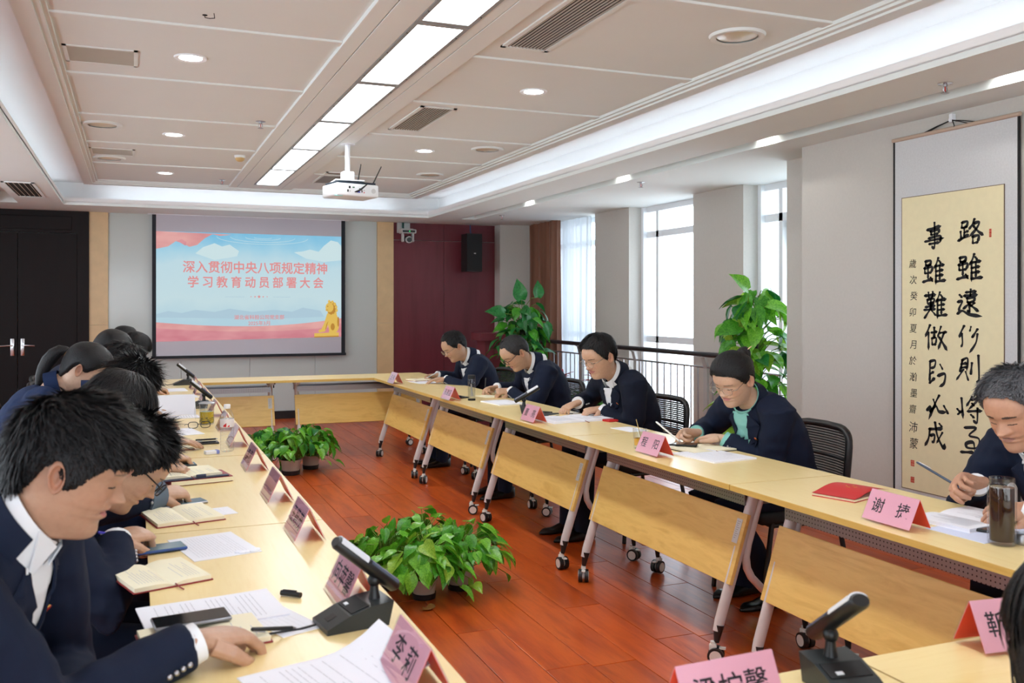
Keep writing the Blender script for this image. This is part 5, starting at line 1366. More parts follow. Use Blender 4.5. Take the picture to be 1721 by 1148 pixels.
def brush(strokes, w, h, wt=9.5):
    b = MB(); rng = random.Random(len(strokes) * 7 + int(strokes[0][0][0]))
    for st in strokes:
        P = cat_rom(st); n = len(P); L = sum((P[i + 1] - P[i]).length for i in range(n - 1))
        bw = wt * (1.25 if L > 30 else 1.0) * rng.uniform(.85, 1.15)
        vs = []
        for i, p in enumerate(P):
            u = i / (n - 1); t = (P[min(i + 1, n - 1)] - P[max(i - 1, 0)]).normalized(); nn = V((-t.y, t.x, 0))
            wd = bw * (.5 + .32 * math.cos(u * PI * 1.2) ** 2 + .25 * u) * .5
            if u > .85 and L > 40: wd *= max(.15, (1 - u) / .15)
            sl_ = nn + V((.35, .2, 0))
            for s in (-1, 1): q = p + nn * wd * s + V((.3, .3, 0)) * wd * s * .4; vs.append(((q.x - 50) / 100 * w, -(q.y - 50) / 100 * h, .0))
        b.add(vs, [(2 * i, 2 * i + 1, 2 * i + 3, 2 * i + 2) for i in range(n - 1)])
        for e in (P[0], P[-1]):
            r = bw * (.42 if e is P[0] or L < 40 else .1)
            b.add([((e.x + r * math.cos(k * PI / 5) * 1.1 - 50) / 100 * w, -(e.y + r * math.sin(k * PI / 5) * .8 - 50) / 100 * h, .0) for k in range(10)], [tuple(range(10))])
    return b
ZHUI = [[(70, 4), (62, 24), (52, 40)], [(60, 30), (60, 96)], [(74, 14), (80, 22)], [(60, 32), (92, 28)], [(60, 50), (88, 46)], [(60, 66), (88, 63)], [(60, 86), (98, 82)], [(76, 30), (76, 85)]]
LU = [[(18, 12), (16, 30)], [(18, 12), (38, 10), (34, 28)], [(18, 30), (34, 27)], [(26, 30), (26, 62)], [(26, 46), (40, 42)], [(12, 42), (14, 66)], [(4, 72), (26, 62), (44, 54)], [(64, 4), (56, 22), (42, 38)], [(62, 18), (82, 16), (70, 38), (44, 62)], [(60, 26), (78, 46), (98, 60)], [(58, 62), (58, 84)], [(58, 62), (80, 60), (76, 82)], [(58, 84), (76, 82)]]
SUI = [[(16, 14), (18, 28)], [(16, 14), (38, 12), (36, 26)], [(18, 28), (36, 26)], [(12, 38), (14, 56)], [(12, 38), (44, 34), (40, 54)], [(14, 56), (40, 53)], [(27, 28), (27, 78)], [(6, 86), (44, 76)], [(38, 70), (46, 84)]] + ZHUI
YUAN = [[(56, 2), (54, 24)], [(38, 12), (74, 9)], [(32, 24), (82, 20)], [(42, 32), (44, 46)], [(42, 32), (70, 30), (66, 44)], [(44, 46), (66, 44)], [(54, 46), (30, 66)], [(50, 52), (52, 78), (46, 74)], [(70, 48), (56, 58)], [(54, 54), (82, 74)], [(14, 20), (22, 28)], [(8, 44), (24, 42), (12, 66), (16, 74)], [(6, 84), (24, 74), (50, 86), (98, 92)]]
XING = [[(34, 8), (22, 30), (16, 48)], [(26, 34), (28, 66), (22, 80)], [(60, 10), (56, 24)], [(84, 18), (66, 44)], [(84, 34), (78, 64), (54, 98)]]
ZE = [[(30, 22), (22, 60)], [(30, 22), (50, 16), (46, 58)], [(26, 36), (46, 32)], [(24, 48), (46, 45)], [(34, 54), (6, 92)], [(42, 60), (52, 88)], [(66, 30), (62, 66)], [(90, 4), (92, 82), (82, 90)]]
JIANG = [[(20, 16), (26, 84)], [(4, 54), (14, 64)], [(6, 72), (24, 58)], [(60, 8), (38, 42)], [(56, 18), (80, 16), (46, 52)], [(60, 30), (66, 36)], [(44, 58), (98, 50)], [(80, 44), (78, 92), (64, 84)], [(56, 68), (66, 76)]]
ZHI = [[(24, 14), (66, 10), (40, 38), (76, 44), (70, 74), (34, 80), (30, 66), (56, 60), (60, 92)], [(10, 98), (60, 92)], [(76, 84), (92, 98)]]
SHI = [[(22, 26), (80, 16)], [(52, 2), (52, 88), (40, 82)], [(36, 32), (38, 44)], [(36, 32), (70, 28), (68, 40)], [(38, 44), (66, 41)], [(28, 56), (76, 50), (74, 74)], [(12, 66), (92, 58)], [(30, 76), (74, 72)]]
NAN = [[(22, 4), (24, 24)], [(40, 2), (38, 22)], [(8, 16), (54, 12)], [(18, 30), (46, 27), (42, 42)], [(18, 30), (20, 44), (42, 42)], [(32, 24), (32, 62)], [(10, 56), (52, 50)], [(4, 66), (54, 62)], [(30, 62), (6, 94)], [(34, 66), (52, 84)]] + ZHUI
ZUO = [[(26, 4), (6, 46)], [(20, 30), (20, 92)], [(32, 30), (54, 26)], [(44, 12), (44, 46)], [(34, 50), (36, 72)], [(34, 50), (52, 48), (50, 70)], [(36, 72), (50, 70)], [(72, 8), (58, 46)], [(66, 30), (94, 26)], [(84, 30), (60, 88)], [(66, 46), (98, 90)]]
ZE2 = [[(22, 12), (44, 8), (40, 30), (20, 36)], [(22, 12), (20, 88)], [(20, 58), (36, 48)], [(20, 88), (40, 70)], [(64, 20), (74, 36)], [(56, 60), (84, 52), (80, 84), (60, 98)]]
BI = [[(60, 6), (44, 34), (16, 94)], [(36, 22), (44, 40)], [(10, 62), (22, 48), (24, 66)], [(24, 66), (46, 44), (60, 62), (90, 60)], [(80, 40), (96, 64)]]
CHENG = [[(26, 30), (82, 22)], [(28, 30), (22, 64), (6, 92)], [(30, 52), (48, 48), (44, 72), (36, 70)], [(50, 4), (60, 50), (84, 88), (90, 72)], [(80, 36), (56, 76)], [(68, 6), (78, 16)]]
def put(b, y, z, mm, nm):
    b.v = [tuple(AX @ V(q)) for q in b.v]; o = b.build(nm, mm, sw); o.location = (-.0052, y - 4.0, szz(z)); return o
for ch, (y, z) in zip((LU, SUI, YUAN, XING, ZE, JIANG, ZHI), ((3.866, 1.858), (3.878, 1.662), (3.876, 1.462), (3.882, 1.265), (3.886, 1.095), (3.874, .868), (3.858, .70))): put(brush(ch, .18, .168), y, z, m_brush, 'brush_character')
for ch, (y, z) in zip((SHI, SUI, NAN, ZUO, ZE2, BI, CHENG), ((4.124, 1.858), (4.128, 1.652), (4.116, 1.452), (4.112, 1.258), (4.104, 1.058), (4.104, .852), (4.116, .688))): put(brush(ch, .175, .168), y, z, m_brush, 'brush_character')
for k, s in enumerate('歲次癸卯夏月於瀚墨齋沛蒙'):
    b = text_mesh(s, .058 if k < 10 else .07); b.v = [(x + .12 * y, y, z) for x, y, z in b.v]; put(b, 4.285 - .004 * (k % 3), 1.70 - k * .0975 - (.012 if k > 9 else 0), m_brush, 'small_inscription')
for y, z, w, h in ((3.735, 1.85, .016, .045), (4.285, .50, .03, .036), (4.285, .40, .03, .034)):
    b = MB()
    for i in range(3):
        b.bb(-w / 2 + i * w / 3, -w / 2 + (i + .62) * w / 3, -h / 2, h / 2, 0, .0004)
    for q in (-h / 2, 0, h / 2 - .004): b.bb(-w / 2, w / 2 - .002, q, q + .004, 0, .0005)
    put(b, y, z, m_seal, 'seal_stamp')

# ---------------------------------------------------------------- things on the tables
TZ = .7502
def card(x, y, rz, txt, lb, size=.052):
    t = thing('name_card', lb, 'name card', (x, y, TZ), rz, 'pink folded name cards')
    Lx, hw, H = .1025, .047, .098
    def slab(s, off, th, mm, nm, lx, h0=0.0, h1=1.0):
        a = V((0, s * hw, 0)); b_ = V((0, 0, H)); d = b_ - a; n = V((0, d.z * s, hw)).normalized()
        p0, p1 = a + d * h0 + n * off, a + d * h1 + n * off
        q = [V((-lx, p0.y, p0.z)), V((lx, p0.y, p0.z)), V((lx, p1.y, p1.z)), V((-lx, p1.y, p1.z))]
        return MB().add(q + [v_ + n * th for v_ in q], [(0, 3, 2, 1), (4, 5, 6, 7), (0, 1, 5, 4), (1, 2, 6, 5), (2, 3, 7, 6), (3, 0, 4, 7)]).build(nm, mm, t)
    for s in (-1, 1):
        pk = slab(s, .0, .0006, m_pink, 'card_face', Lx - .002, .07)
        slab(s, -.0009, .0006, m_coral, 'card_back', Lx - .002, .07)
        slab(s, .0012, .0018, m_acryl, 'acrylic_sheet', Lx, 0)
        if txt:
            d = V((0, -s * hw, H)).normalized(); xd = V((1 if s < 0 else -1, 0, 0)); n = xd.cross(d)
            o = V((0, s * hw, 0)) + V((0, -s * hw, H)) * .52 + n * .0009
            b = text_mesh(txt, size, .0004, 0, frame(o, xd, d), 'CENTER', 1.0)
            b.build('lettering', m_ink, t)
    return t
for y, txt, lb, x in ((8.175, '王 伟', 'pink name card farthest along the right row, before the man nearest the lectern', 2.185), (6.60, '陈建国', 'pink name card beside the tall clear flask', 2.19), (5.15, '董　亮', 'pink name card in front of the black table microphone on the right row', 2.235), (3.80, '程　阳', 'pink name card beside the tea glass, before the woman in mint', 2.268), (2.29, '谢　捷', 'large pink name card between the red booklet and the dark tea flask', 2.255)): card(x, y, -PI / 2, txt, lb)
for y, txt, lb in ((1.66, '李 莉', 'pink name card cut off at the bottom edge, beside the highlighted paper'), (2.20, '向苹馨', 'pink name card behind the big near microphone'), (2.875, '王蔚茂', 'pink name card between the paler card and the big microphone, left row'), (3.46, '', 'pale washed-out name card with clear holder, left row'), (4.14, '李 蔚', 'pink name card just past the table joint, left row'), (4.86, '', 'name card right behind the water bottle'), (5.5, '', 'name card beside the glass tea mug'), (6.2, '', 'name card just past the second black microphone'), (7.1, '', 'third farthest name card of the left row'), (7.75, '', 'second farthest name card of the left row'), (8.3, '', 'farthest name card of the left row, by the far microphone')): card(.482, y, PI / 2, txt, lb, .058)
card(.935, 1.335, PI + .03, '梁柠馨', 'big pink name card at the bottom edge, three characters')
card(1.675, 1.39, PI - .12, '靳　　', 'pink name card half hidden by the dark hair at lower right')

def sheet(x, y, rz, w, d, lb, cat='paper', name='paper_sheet', th=.0015, n=14, curl=0.0, z=0.0, mm=None, group=None, pages=1, seed=0, hl=False):
    t = thing(name, lb, cat, (x, y, TZ + z), rz, group); rng = random.Random(seed + int(x * 100) + int(y * 1000))
    def zf(u, v): return th + curl * max(0, u - .55) ** 2 * 5 * (0.5 + v * .5)
    def top(u, v): return V(((u - .5) * w, (v - .5) * d, zf(u, v)))
    def bot(u, v): return V(((u - .5) * w, (v - .5) * d, max(0, zf(u, v) - th)))
    b = MB().grid(top, 10, 6).grid(bot, 10, 6)
    for f_ in (lambda u, v: top(u, 0).lerp(bot(u, 0), v), lambda u, v: top(u, 1).lerp(bot(u, 1), v)): b.grid(f_, 10, 2)
    for f_ in (lambda u, v: top(0, u).lerp(bot(0, u), v), lambda u, v: top(1, u).lerp(bot(1, u), v)): b.grid(f_, 6, 2)
    b.build('page', mm or m_paper, t, 40)
    if n:
        p = MB()
        for i in range(n):
            u = .12 + .76 * i / n; v0 = .1; ln_x = .8 * (1 if rng.random() > .25 else rng.uniform(.3, .7))
            k = v0
            while k < v0 + ln_x:
                kk = min(k + rng.uniform(.05, .16), v0 + ln_x)
                p.add([top(u, k) + V((0, 0, .0004)), top(u + .0045, k) + V((0, 0, .0004)), top(u + .0045, kk) + V((0, 0, .0004)), top(u, kk) + V((0, 0, .0004))], [(0, 1, 2, 3)]); k = kk + .012
        p.build('print', m_print, t)
    if hl: MB().add([top(.34, .22) + V((0, 0, .0007)), top(.372, .22) + V((0, 0, .0007)), top(.372, .42) + V((0, 0, .0007)), top(.34, .42) + V((0, 0, .0007))], [(0, 1, 2, 3)]).build('highlight', mat('yellow highlighter', (248, 232, 40), .7), t)
    return t
def open_book(x, y, rz, w, d, lb, cover, page=None, z=0.0, n=9, th=.012):
    """spine along local y, pages left and right"""
    t = thing('open_notebook', lb, 'notebook', (x, y, TZ + z), rz)
    MB().bb(-w / 2 - .004, w / 2 + .004, -d / 2 - .004, d / 2 + .004, 0, .003, 0, .001).build('cover', cover, t)
    def pg(s):
        def f_(u, v): return V((s * u * w / 2, (v - .5) * d, .003 + th * (.35 + .65 * math.sin(min(1, u * 2.2) * PI / 2) * (1 - .25 * u)) * (1 if u > .02 else .6)))
        return f_
    for s in (-1, 1):
        f_ = pg(s); b = MB().grid(f_, 10, 4)
        for v0 in (0, 1): b.grid(lambda u, v: V((f_(u, v0).x, f_(u, v0).y, f_(u, v0).z * (1 - v) + .003 * v)), 10, 2)
        b.grid(lambda u, v: V((f_(1, u).x, f_(1, u).y, f_(1, u).z * (1 - v) + .003 * v)), 4, 2)
        b.build('page_block', page or m_cream, t, 40)
        p = MB(); rng = random.Random(int(y * 100) + s)
        for i in range(n):
            u0 = .16 + .7 * i / n
            if rng.random() < .4 and s > 0: continue
            e = rng.uniform(.35, .85)
            q = [f_(u0, .12), f_(u0 + .012, .12), f_(u0 + .012, e), f_(u0, e)]
            p.add([c_ + V((0, 0, .0005)) for c_ in q], [(0, 1, 2, 3)])
        if p.v: p.build('handwriting', m_print, t)
    MB().tube([(.004, -d / 2, .008), (.006, -d / 2 - .025, .004), (.01, -d / 2 - .04, .002)], .0018, 5).build('ribbon', m_darkred, t)
    return t
def phone(x, y, rz, lb, mm=None, z=0.0, w=.074, d=.155, case=None):
    t = thing('phone', lb, 'phone', (x, y, TZ + z), rz)
    MB().box((0, 0, .0045), (w, d, .008), 0, None, .003).build('case', case or m_black, t, 50)
    MB().box((0, 0, .0088), (w - .005, d - .005, .0012), 0, None, .0004).build('glass', mm or m_phone, t)
    return t
def pen(p0, p1, lb, col, r=.0045, tip=None):
    p0, p1 = V(p0), V(p1); t = thing('pen', lb, 'pen', p0); d = p1 - p0
    MB().tube([d * .1, d * .55, d * .98, d], [r, r, r * .95, r * .5], 10).build('barrel', col, t, 60)
    MB().tube([V((0, 0, 0)), d * .04, d * .1], [.0006, r * .5, r], 10).build('nib', tip or m_steel, t, 60)
    n = d.orthogonal().normalized()
    MB().tube([d * .97 + n * r * 1.1, d * .72 + n * r * 1.5], .0013, 5).build('clip', m_steel, t)
    return t
def mic(x, y, rz, lb, light=(214, 218, 226), k=1.0, tilt=40):
    """conference microphone: wedge base, short stem, tilted bar head; local +x is the side away from the speaker"""
    t = thing('table_microphone', lb, 'microphone', (x, y, TZ), rz, None)
    w = .050 * k
    prof = [(-.08, 0), (.06, 0), (.072, .052), (.02, .047), (-.03, .033), (-.08, .011)]
    b = MB().prism([(px * k, pz * k) for px, pz in prof], frame((0, w, 0), (1, 0, 0), (0, 0, 1)), 2 * w)
    b.build('base', mat('charcoal plastic', (40, 46, 48), .38), t)
    sl = math.atan2(.016, .05)
    def plate(x0, x1, z0, z1, y0, y1, mm, nm, h=.0015):
        d = V((x1 - x0, 0, z1 - z0)); q = [V((x0, y0, z0)), V((x1, y0, z1)), V((x1, y1, z1)), V((x0, y1, z0))]; n_ = V((-d.z, 0, d.x)).normalized() * h
        MB().add([c_ * k for c_ in q] + [(c_ + n_) * k for c_ in q], [(0, 3, 2, 1), (4, 5, 6, 7), (0, 1, 5, 4), (1, 2, 6, 5), (2, 3, 7, 6), (3, 0, 4, 7)]).build(nm, mm, t)
    plate(-.024, .016, .0350, .0464, -.042, .042, m_blackm, 'grille')
    plate(-.066, -.046, .0165, .0248, -.012, .012, m_black, 'button')
    plate(-.018, -.010, .0378, .040, .012, .026, m_alu, 'logo_patch', .002)
    MB().tube([(.045 * k, 0, .046 * k), (.045 * k, 0, .066 * k), (.045 * k, 0, .08 * k)], [.014 * k, .010 * k, .009 * k], 12).ball((.045 * k, 0, .088 * k), .015 * k, 14).tube([(.045 * k, 0, .088 * k), (.038 * k, 0, .112 * k)], .008 * k, 8).build('stem', m_black, t, 60)
    c = V((.028, 0, .124)) * k; d = V((math.cos(math.radians(tilt)), 0, -math.sin(math.radians(tilt))))
    up = V((d.z * -1, 0, d.x)).normalized()
    hb = MB().tube([c - d * .096 * k, c - d * .090 * k, c + d * .085 * k, c + d * .09 * k], [(.017 * k, .011 * k), (.0205 * k, .015 * k), (.0205 * k, .015 * k), (.016 * k, .010 * k)], 16, up=up)
    hd = hb.build('head', m_black, t, 50)
    MB().tube([c - d * .090 * k + up * .0062 * k, c - d * .01 * k + up * .0062 * k], [(.0200 * k, .0115 * k)] * 2, 14, up=up).build('light_strip', mat('pale strip ' + lb[:6], light, .25), hd, 50)
    MB().tube([c + d * .0 * k + up * .0082 * k, c + d * .082 * k + up * .0082 * k], [(.0178 * k, .0078 * k)] * 2, 14, up=up).build('lower_strip', mat('blue grey strip', (70, 78, 96), .25), hd, 50)
    MB().tube([(-.085 * k, .01, .008), (-.12, .015, .003), (-.20, .02, .003), (-.27, .05, .003)], .0025, 6).build('cable', m_black, t, 60)
    return t
mic(.452, 2.03, .14, 'big charcoal table microphone nearest the camera on the left row')
mic(.40, 6.70, .05, 'black table microphone behind the glass tea mug')
mic(.40, 8.72, .05, 'farthest black table microphone on the left row')
mic(2.39, 5.55, PI - .35, 'black table microphone on the right row, head tilted up to the right', k=1.0, tilt=30)
mic(1.195, 1.335, PI / 2 - .15, 'table microphone at the lower right with a silver-topped head', (230, 232, 234), 1.0, 36)

# right row
open_book(2.50, 8.38, .2, .24, .19, 'open cream notebook under the first man\'s writing hand', m_darkred)
sheet(2.46, 8.17, .1, .21, .297, 'white sheet under the forearm of the man nearest the lectern', n=10)
sheet(2.46, 6.22, .12, .21, .297, 'stack of white papers beside the forearm of the man with thinning hair', th=.008, n=0)
sheet(2.53, 6.72, .1, .13, .19, 'small cream note under the fist of the man with thinning hair', mm=m_cream, n=0)
open_book(2.50, 5.16, .10, .42, .28, 'open white booklet under the hands of the man reading', m_paper, m_paper, n=14, th=.010)
t = thing('folder', 'bright red folder corner under the reading man\'s sleeve', 'folder', (2.67, 4.985, TZ), .2); MB().bb(-.03, .04, -.03, .04, 0, .012, 0, .003).build('cover', m_redcover, t); MB().bb(-.028, .038, -.028, .0405, .003, .009).build('pages', m_paper, t)
t = thing('notebook', 'black notebook corner under the open white booklet', 'notebook', (2.44, 5.395, TZ), .5); MB().bb(-.06, .06, -.05, .05, 0, .012, 0, .002).build('cover', m_black, t); MB().bb(-.057, .058, -.0505, .048, .002, .010).build('pages', m_cream, t)
pen((2.46, 5.60, TZ + .005), (2.53, 5.52, TZ + .005), 'black pen lying beside the right-row microphone', m_black)
phone(2.305, 6.72, .2, 'black phone between the name card and the tall clear flask', z=.0)
pen((2.53, 8.36, TZ + .02), (2.64, 8.30, TZ + .085), 'slim grey pen in the first man\'s hand', m_steel)
pen((2.56, 6.86, TZ + .012), (2.575, 6.88, TZ + .13), 'upright black pen in the hand of the man with thinning hair', m_black)
pen((2.54, 3.99, TZ + .012), (2.50, 4.17, TZ + .10), 'white pen in the hand of the woman with the bun', mat('white plastic pen', (232, 232, 228), .3))
pen((2.60, 2.33, TZ + .075), (2.62, 2.56, TZ + .135), 'silver and blue pen raised by the grey-haired man', mat('slate pen', (70, 84, 104), .3, metal=.4))
open_book(2.56, 3.84, .1, .26, .2, 'cream notebook under the phone before the woman in mint', m_black, m_cream, n=0, th=.008)
phone(2.50, 3.93, .9, 'dark phone on the notebook of the woman in mint', z=.0125)
sheet(2.49, 3.64, .12, .25, .30, 'thick stack of white papers beside the card of the woman in mint', th=.007, n=16)
sheet(2.60, 4.62, .1, .13, .2, 'loose white sheet between the reading man and the tea glass', n=0)
t = thing('red_booklet', 'shiny red booklet with gold print, slightly open', 'booklet', (2.46, 2.715, TZ), .32)
MB().bb(-.125, .125, -.085, .085, 0, .0025, 0, .001).build('back_cover', m_redcover, t)
MB().bb(-.12, .118, -.083, .083, .0025, .009).build('pages', m_cream, t)
MB().grid(lambda u, v: V(((u - .5) * .25, (v - .5) * .17, .011 + .018 * math.sin(PI * u * .9) ** 1.5)), 12, 4).grid(lambda u, v: V(((u - .5) * .25, (v - .5) * .17, .0125 + .018 * math.sin(PI * u * .9) ** 1.5)), 12, 4).build('front_cover', m_redcover, t, 60)
gp = MB()
for i in range(4): gp.box((.0 + .018 * math.cos(i * 1.57), -.0 + .018 * math.sin(i * 1.57), .031), (.012, .004, .001), 0, Mx.Rotation(i * .8, 3, 'Z'))
for i in range(4): gp.box((.045, -.035 + .022 * i, .0265), (.008, .012, .001), 0, Mx.Rotation(.25, 3, 'Y'))
gp.build('gold_print', m_gold, t)
open_book(2.515, 2.24, .12, .30, .215, 'open printed booklet before the grey-haired man', m_paper, m_paper, n=16, th=.012)
sheet(2.46, 2.12, .05, .3, .21, 'bluish loose sheet under the grey-haired man\'s booklet', n=0, mm=mat('blue white paper', (212, 220, 244), .8))
phone(2.455, 2.10, .5, 'black phone beside the dark tea flask', z=.002, w=.06, d=.12)
m_bottle = glassy('clear bottle glass', (.96, .97, .97), 1.45, 0.0, .02)
def flask(x, y, r, h, lb, liquid, lid, k=0):
    t = thing('glass_flask', lb, 'flask', (x, y, TZ))
    MB().lathe([(0, .001), (r * .92, .001), (r, .006), (r, h * .86), (r * .97, h * .885), (r * .88, h * .89)], 32).build('glass_wall', m_bottle, t, 50)
    if liquid:
        q = .86 if k else .7
        MB().lathe([(0, .012), (r * .84, .012), (r * .86, .02), (r * .86, h * q), (0, h * q)], 28).build('tea', liquid, t, 50)
    MB().lathe([(0, .004), (r * .9, .004), (r * .9, .012), (0, .012)], 28).build('inner_base', m_bottle, t, 50)
    if lid: MB().lathe([(0, h * .86), (r * 1.02, h * .86), (r * 1.02, h), (r * .95, h + .003), (0, h + .003)], 28).build('lid', lid, t, 50)
    else:
        MB().lathe([(r * .88, h * .88), (r * .9, h * .9), (r * .86, h * .93), (r * .88, h * .96), (r * .88, h), (r * .83, h), (r * .82, h * .9)], 28).build('neck', m_bottle, t, 50)
    return t
m_liq = mat('dark tea', (44, 24, 18), .1, spec=.5); m_water = glassy('water', (.93, .95, .93), 1.33, 0.0, .02)
fl = flask(2.316, 6.485, .028, .185, 'tall clear double-walled flask with a black lid on the right row', m_water, m_blackm)
MB().lathe([(0, .0), (.0282, .0), (.0282, .012), (.0, .012)], 24).build('base_ring', m_blackm, fl)
MB().tube([(.004, .003, .03), (-.006, -.004, .12)], [(.006, .012), (.002, .004)], 8).build('tea_strainer', m_steel, fl)
flask(2.36, 1.985, .039, .195, 'glass flask of dark tea with its lid off, at the right edge', m_liq, None, 1)
t = thing('flask_lid', 'steel flask lid lying beside the dark tea flask', 'lid', (2.43, 1.965, TZ)); MB().lathe([(0, 0), (.033, 0), (.034, .004), (.034, .026), (.031, .03), (.028, .03), (.027, .02), (0, .02)], 28).build('shell', m_steel, t, 50); MB().lathe([(.0, .0205), (.024, .0205), (.024, .0225), (.0, .0225)], 20).build('seal', m_black, t)
t = thing('tea_glass', 'faceted glass of amber tea with a stirring stick, right row', 'glass', (2.30, 3.99, TZ))
def tumbler(r0, r1, h, z0=0): return MB().lathe([(0, .001), (r0, .001), (r0, .012), (r1, h), (r1 - .003, h), (r0 - .003, .016), (0, .016)], 12)
tumbler(.029, .035, .098).build('glass_wall', m_bottle, t)
MB().lathe([(0, .017), (.0265, .017), (.029, .05), (0, .05)], 20).build('tea', mat('amber tea', (214, 160, 40), .1, spec=.5), t, 50)
MB().tube([(.01, -.012, .02), (-.006, .024, .14)], .002, 6).build('stirring_stick', mat('wood stick', (196, 170, 110), .6), t)

# left row
open_book(.06, 2.565, .30, .19, .22, 'open cream notebook with red cover between the near young man and his neighbour', m_darkred)
sheet(.215, 2.835, .22, .19, .28, 'printed white sheet past the blue-screened phone', n=16)
phone(.06, 2.835, PI / 2 + .2, 'blue-screened phone in front of the printed sheet', m_phoneb, z=.003, case=mat('blue case', (40, 76, 140), .4))
sheet(.165, 2.22, .12, .30, .21, 'printed page spread before the near young man', n=20, th=.004, curl=.002)
sheet(.30, 2.115, .35, .10, .22, 'second white sheet under the near young man\'s papers', n=6, mm=None)
open_book(.135, 2.05, .12, .24, .17, 'open cream notebook under the near young man\'s hand', m_darkred, n=12)
phone(.115, 2.125, PI / 2 + .12, 'black phone lying on the near young man\'s papers', z=.017, w=.075, d=.158, case=mat('silver case', (150, 152, 160), .3, metal=.6))
pen((.325, 2.035, TZ + .004), (.225, 1.985, TZ + .03), 'black pen tip showing under the near young man\'s hand', m_black)
t = thing('loose_cap', 'black pen cap lying beside the big microphone', 'cap', (.352, 2.27, TZ + .007)); MB().tube([(-.022, .02, 0), (.0, 0, 0), (.018, -.018, 0)], .0065, 12).build('cap', m_black, t, 50); MB().tube([(-.018, .018, .007), (.01, -.008, .008)], .0015, 6).build('clip', m_black, t)  # loose cap of a pen
sheet(.35, 1.745, .25, .30, .21, 'curled white page with yellow highlight at the bottom edge', n=18, curl=.05, th=.002, hl=True)
t = thing('tissue_scrap', 'small crumpled white tissue at the corner of the printed sheet', 'tissue', (.30, 2.73, TZ))
tb_ = MB(); rng_ = random.Random(4)
for i in range(5): tb_.ball((rng_.uniform(-.03, .03), rng_.uniform(-.012, .012), .004), (.012, .009, .005), 8)
tb_.build('crumple', m_paper, t)
open_book(.145, 3.27, .22, .21, .25, 'open cream notebook under the grey-cuffed hand', m_darkred)
sheet(.265, 3.30, .2, .10, .12, 'small white card sticking out of the open notebook', n=3)
phone(.16, 3.47, PI / 2 + .3, 'silver phone by the grey-cuffed hand', m_phoneb, z=.0, case=m_steel)
pen((.07, 3.50, TZ + .03), (-.03, 3.56, TZ + .11), 'silver pen in the grey-cuffed hand', m_steel, .006)
t = thing('red_notebook', 'closed dark red notebook under the navy folder', 'notebook', (.235, 3.92, TZ), .18); MB().bb(-.12, .12, -.085, .085, 0, .022, 0, .004).build('cover', m_darkred, t); MB().bb(-.118, .121, -.086, .083, .003, .019).build('pages', m_cream, t)
bk = open_book(.185, 3.95, .2, .25, .2, 'open notebook with navy pen-loop cover on top of the red notebook', m_navy, m_cream, z=.0225)
MB().bb(-.145, .145, -.125, -.095, 0, .004, 0, .001).build('cover_flap', m_navy, bk); MB().tube([(.02, -.118, .008), (.055, -.118, .008)], .008, 10).build('pen_loop', m_navy, bk, 60)
phone(.175, 4.30, PI / 2 + .1, 'grey phone behind the navy notebook', m_phoneb)
phone(.325, 4.955, PI / 2 + .05, 'black phone in a dark case beside the water bottle', z=.0, w=.07, d=.15)
pen((.40, 4.99, TZ + .017), (.29, 4.98, TZ + .017), 'black pen lying on the dark phone case', m_black)
pen((.24, 4.97, TZ + .02), (.16, 4.99, TZ + .05), 'black pen held beside the dark phone case', m_black)
t = thing('eraser_pack', 'small white and blue packet beside the water bottle', 'packet', (.34, 4.60, TZ), .25); MB().bb(-.032, .02, -.016, .016, 0, .017, 0, .003).build('block', m_paper, t); MB().bb(.018, .034, -.0165, .0165, 0, .0175, 0, .003).build('sleeve', mat('violet sleeve', (120, 130, 200), .5), t)
open_book(.17, 4.86, .25, .16, .2, 'small red-edged notebook under the farther writing hand', m_darkred, n=4, th=.006)
t = thing('spectacles', 'black-framed spectacles lying on the left table', 'spectacles', (.345, 5.60, TZ + .02), .1)
gl_ = MB()
for s in (-1, 1):
    gl_.tube([(s * .034 + .026 * math.copysign(abs(math.cos(i * PI / 10)) ** .7, math.cos(i * PI / 10)), -.01, .018 * math.copysign(abs(math.sin(i * PI / 10)) ** .7, math.sin(i * PI / 10))) for i in range(20)], .0022, 6, closed=True)
gl_.tube([(-.008, -.01, .004), (.008, -.01, .004)], .002, 6)
gl_.build('rims', m_frameb, t, 60)
for s in (-1, 1): MB().tube([(s * .062, -.01, .005), (s * .066, .06, -.002), (s * .06, .12, -.015)], .002, 6).build('temple', m_frameb, t, 60)
t = thing('tea_mug', 'clear glass tea mug with steel rim and yellow-green tea leaves', 'mug', (.40, 5.78, TZ))
MB().lathe([(0, .001), (.04, .001), (.042, .004), (.042, .122), (.0395, .122), (.0395, .006), (0, .006)], 28).build('glass_wall', m_bottle, t, 50)
MB().lathe([(0, .007), (.039, .007), (.039, .074), (0, .074)], 24).build('tea', mat('yellow green tea', (206, 178, 30), .12, spec=.5), t, 50)
lv = MB()
for i in range(60):
    a = rng_.uniform(0, 6.28); r = .0392; lv.box((r * math.cos(a), r * math.sin(a), rng_.uniform(.01, .042)), (.004, .012, .004), 0, Mx.Rotation(a, 3, 'Z'))
tag(lv.build('tea_leaves', mat('tea leaves', (112, 108, 30), .7), t), kind='stuff')
MB().lathe([(0, .128), (.03, .131), (.046, .126), (.047, .122), (0, .122)], 28).build('lid', m_steel, t, 50)
MB().tube([(-.042, 0, .10), (-.064, 0, .098), (-.066, 0, .06), (-.06, 0, .035), (-.042, 0, .035)], .0055, 8).build('handle', m_bottle, t, 60)
t = thing('water_bottle', 'clear plastic water bottle with white cap and red mark on its label', 'bottle', (.415, 4.655, TZ))
pr_ = [(0, .001), (.026, .001), (.0315, .008)]
for i in range(7): z = .012 + i * .015; pr_ += [(.0325, z), (.0325, z + .006), (.0305, z + .0095), (.0305, z + .012)]
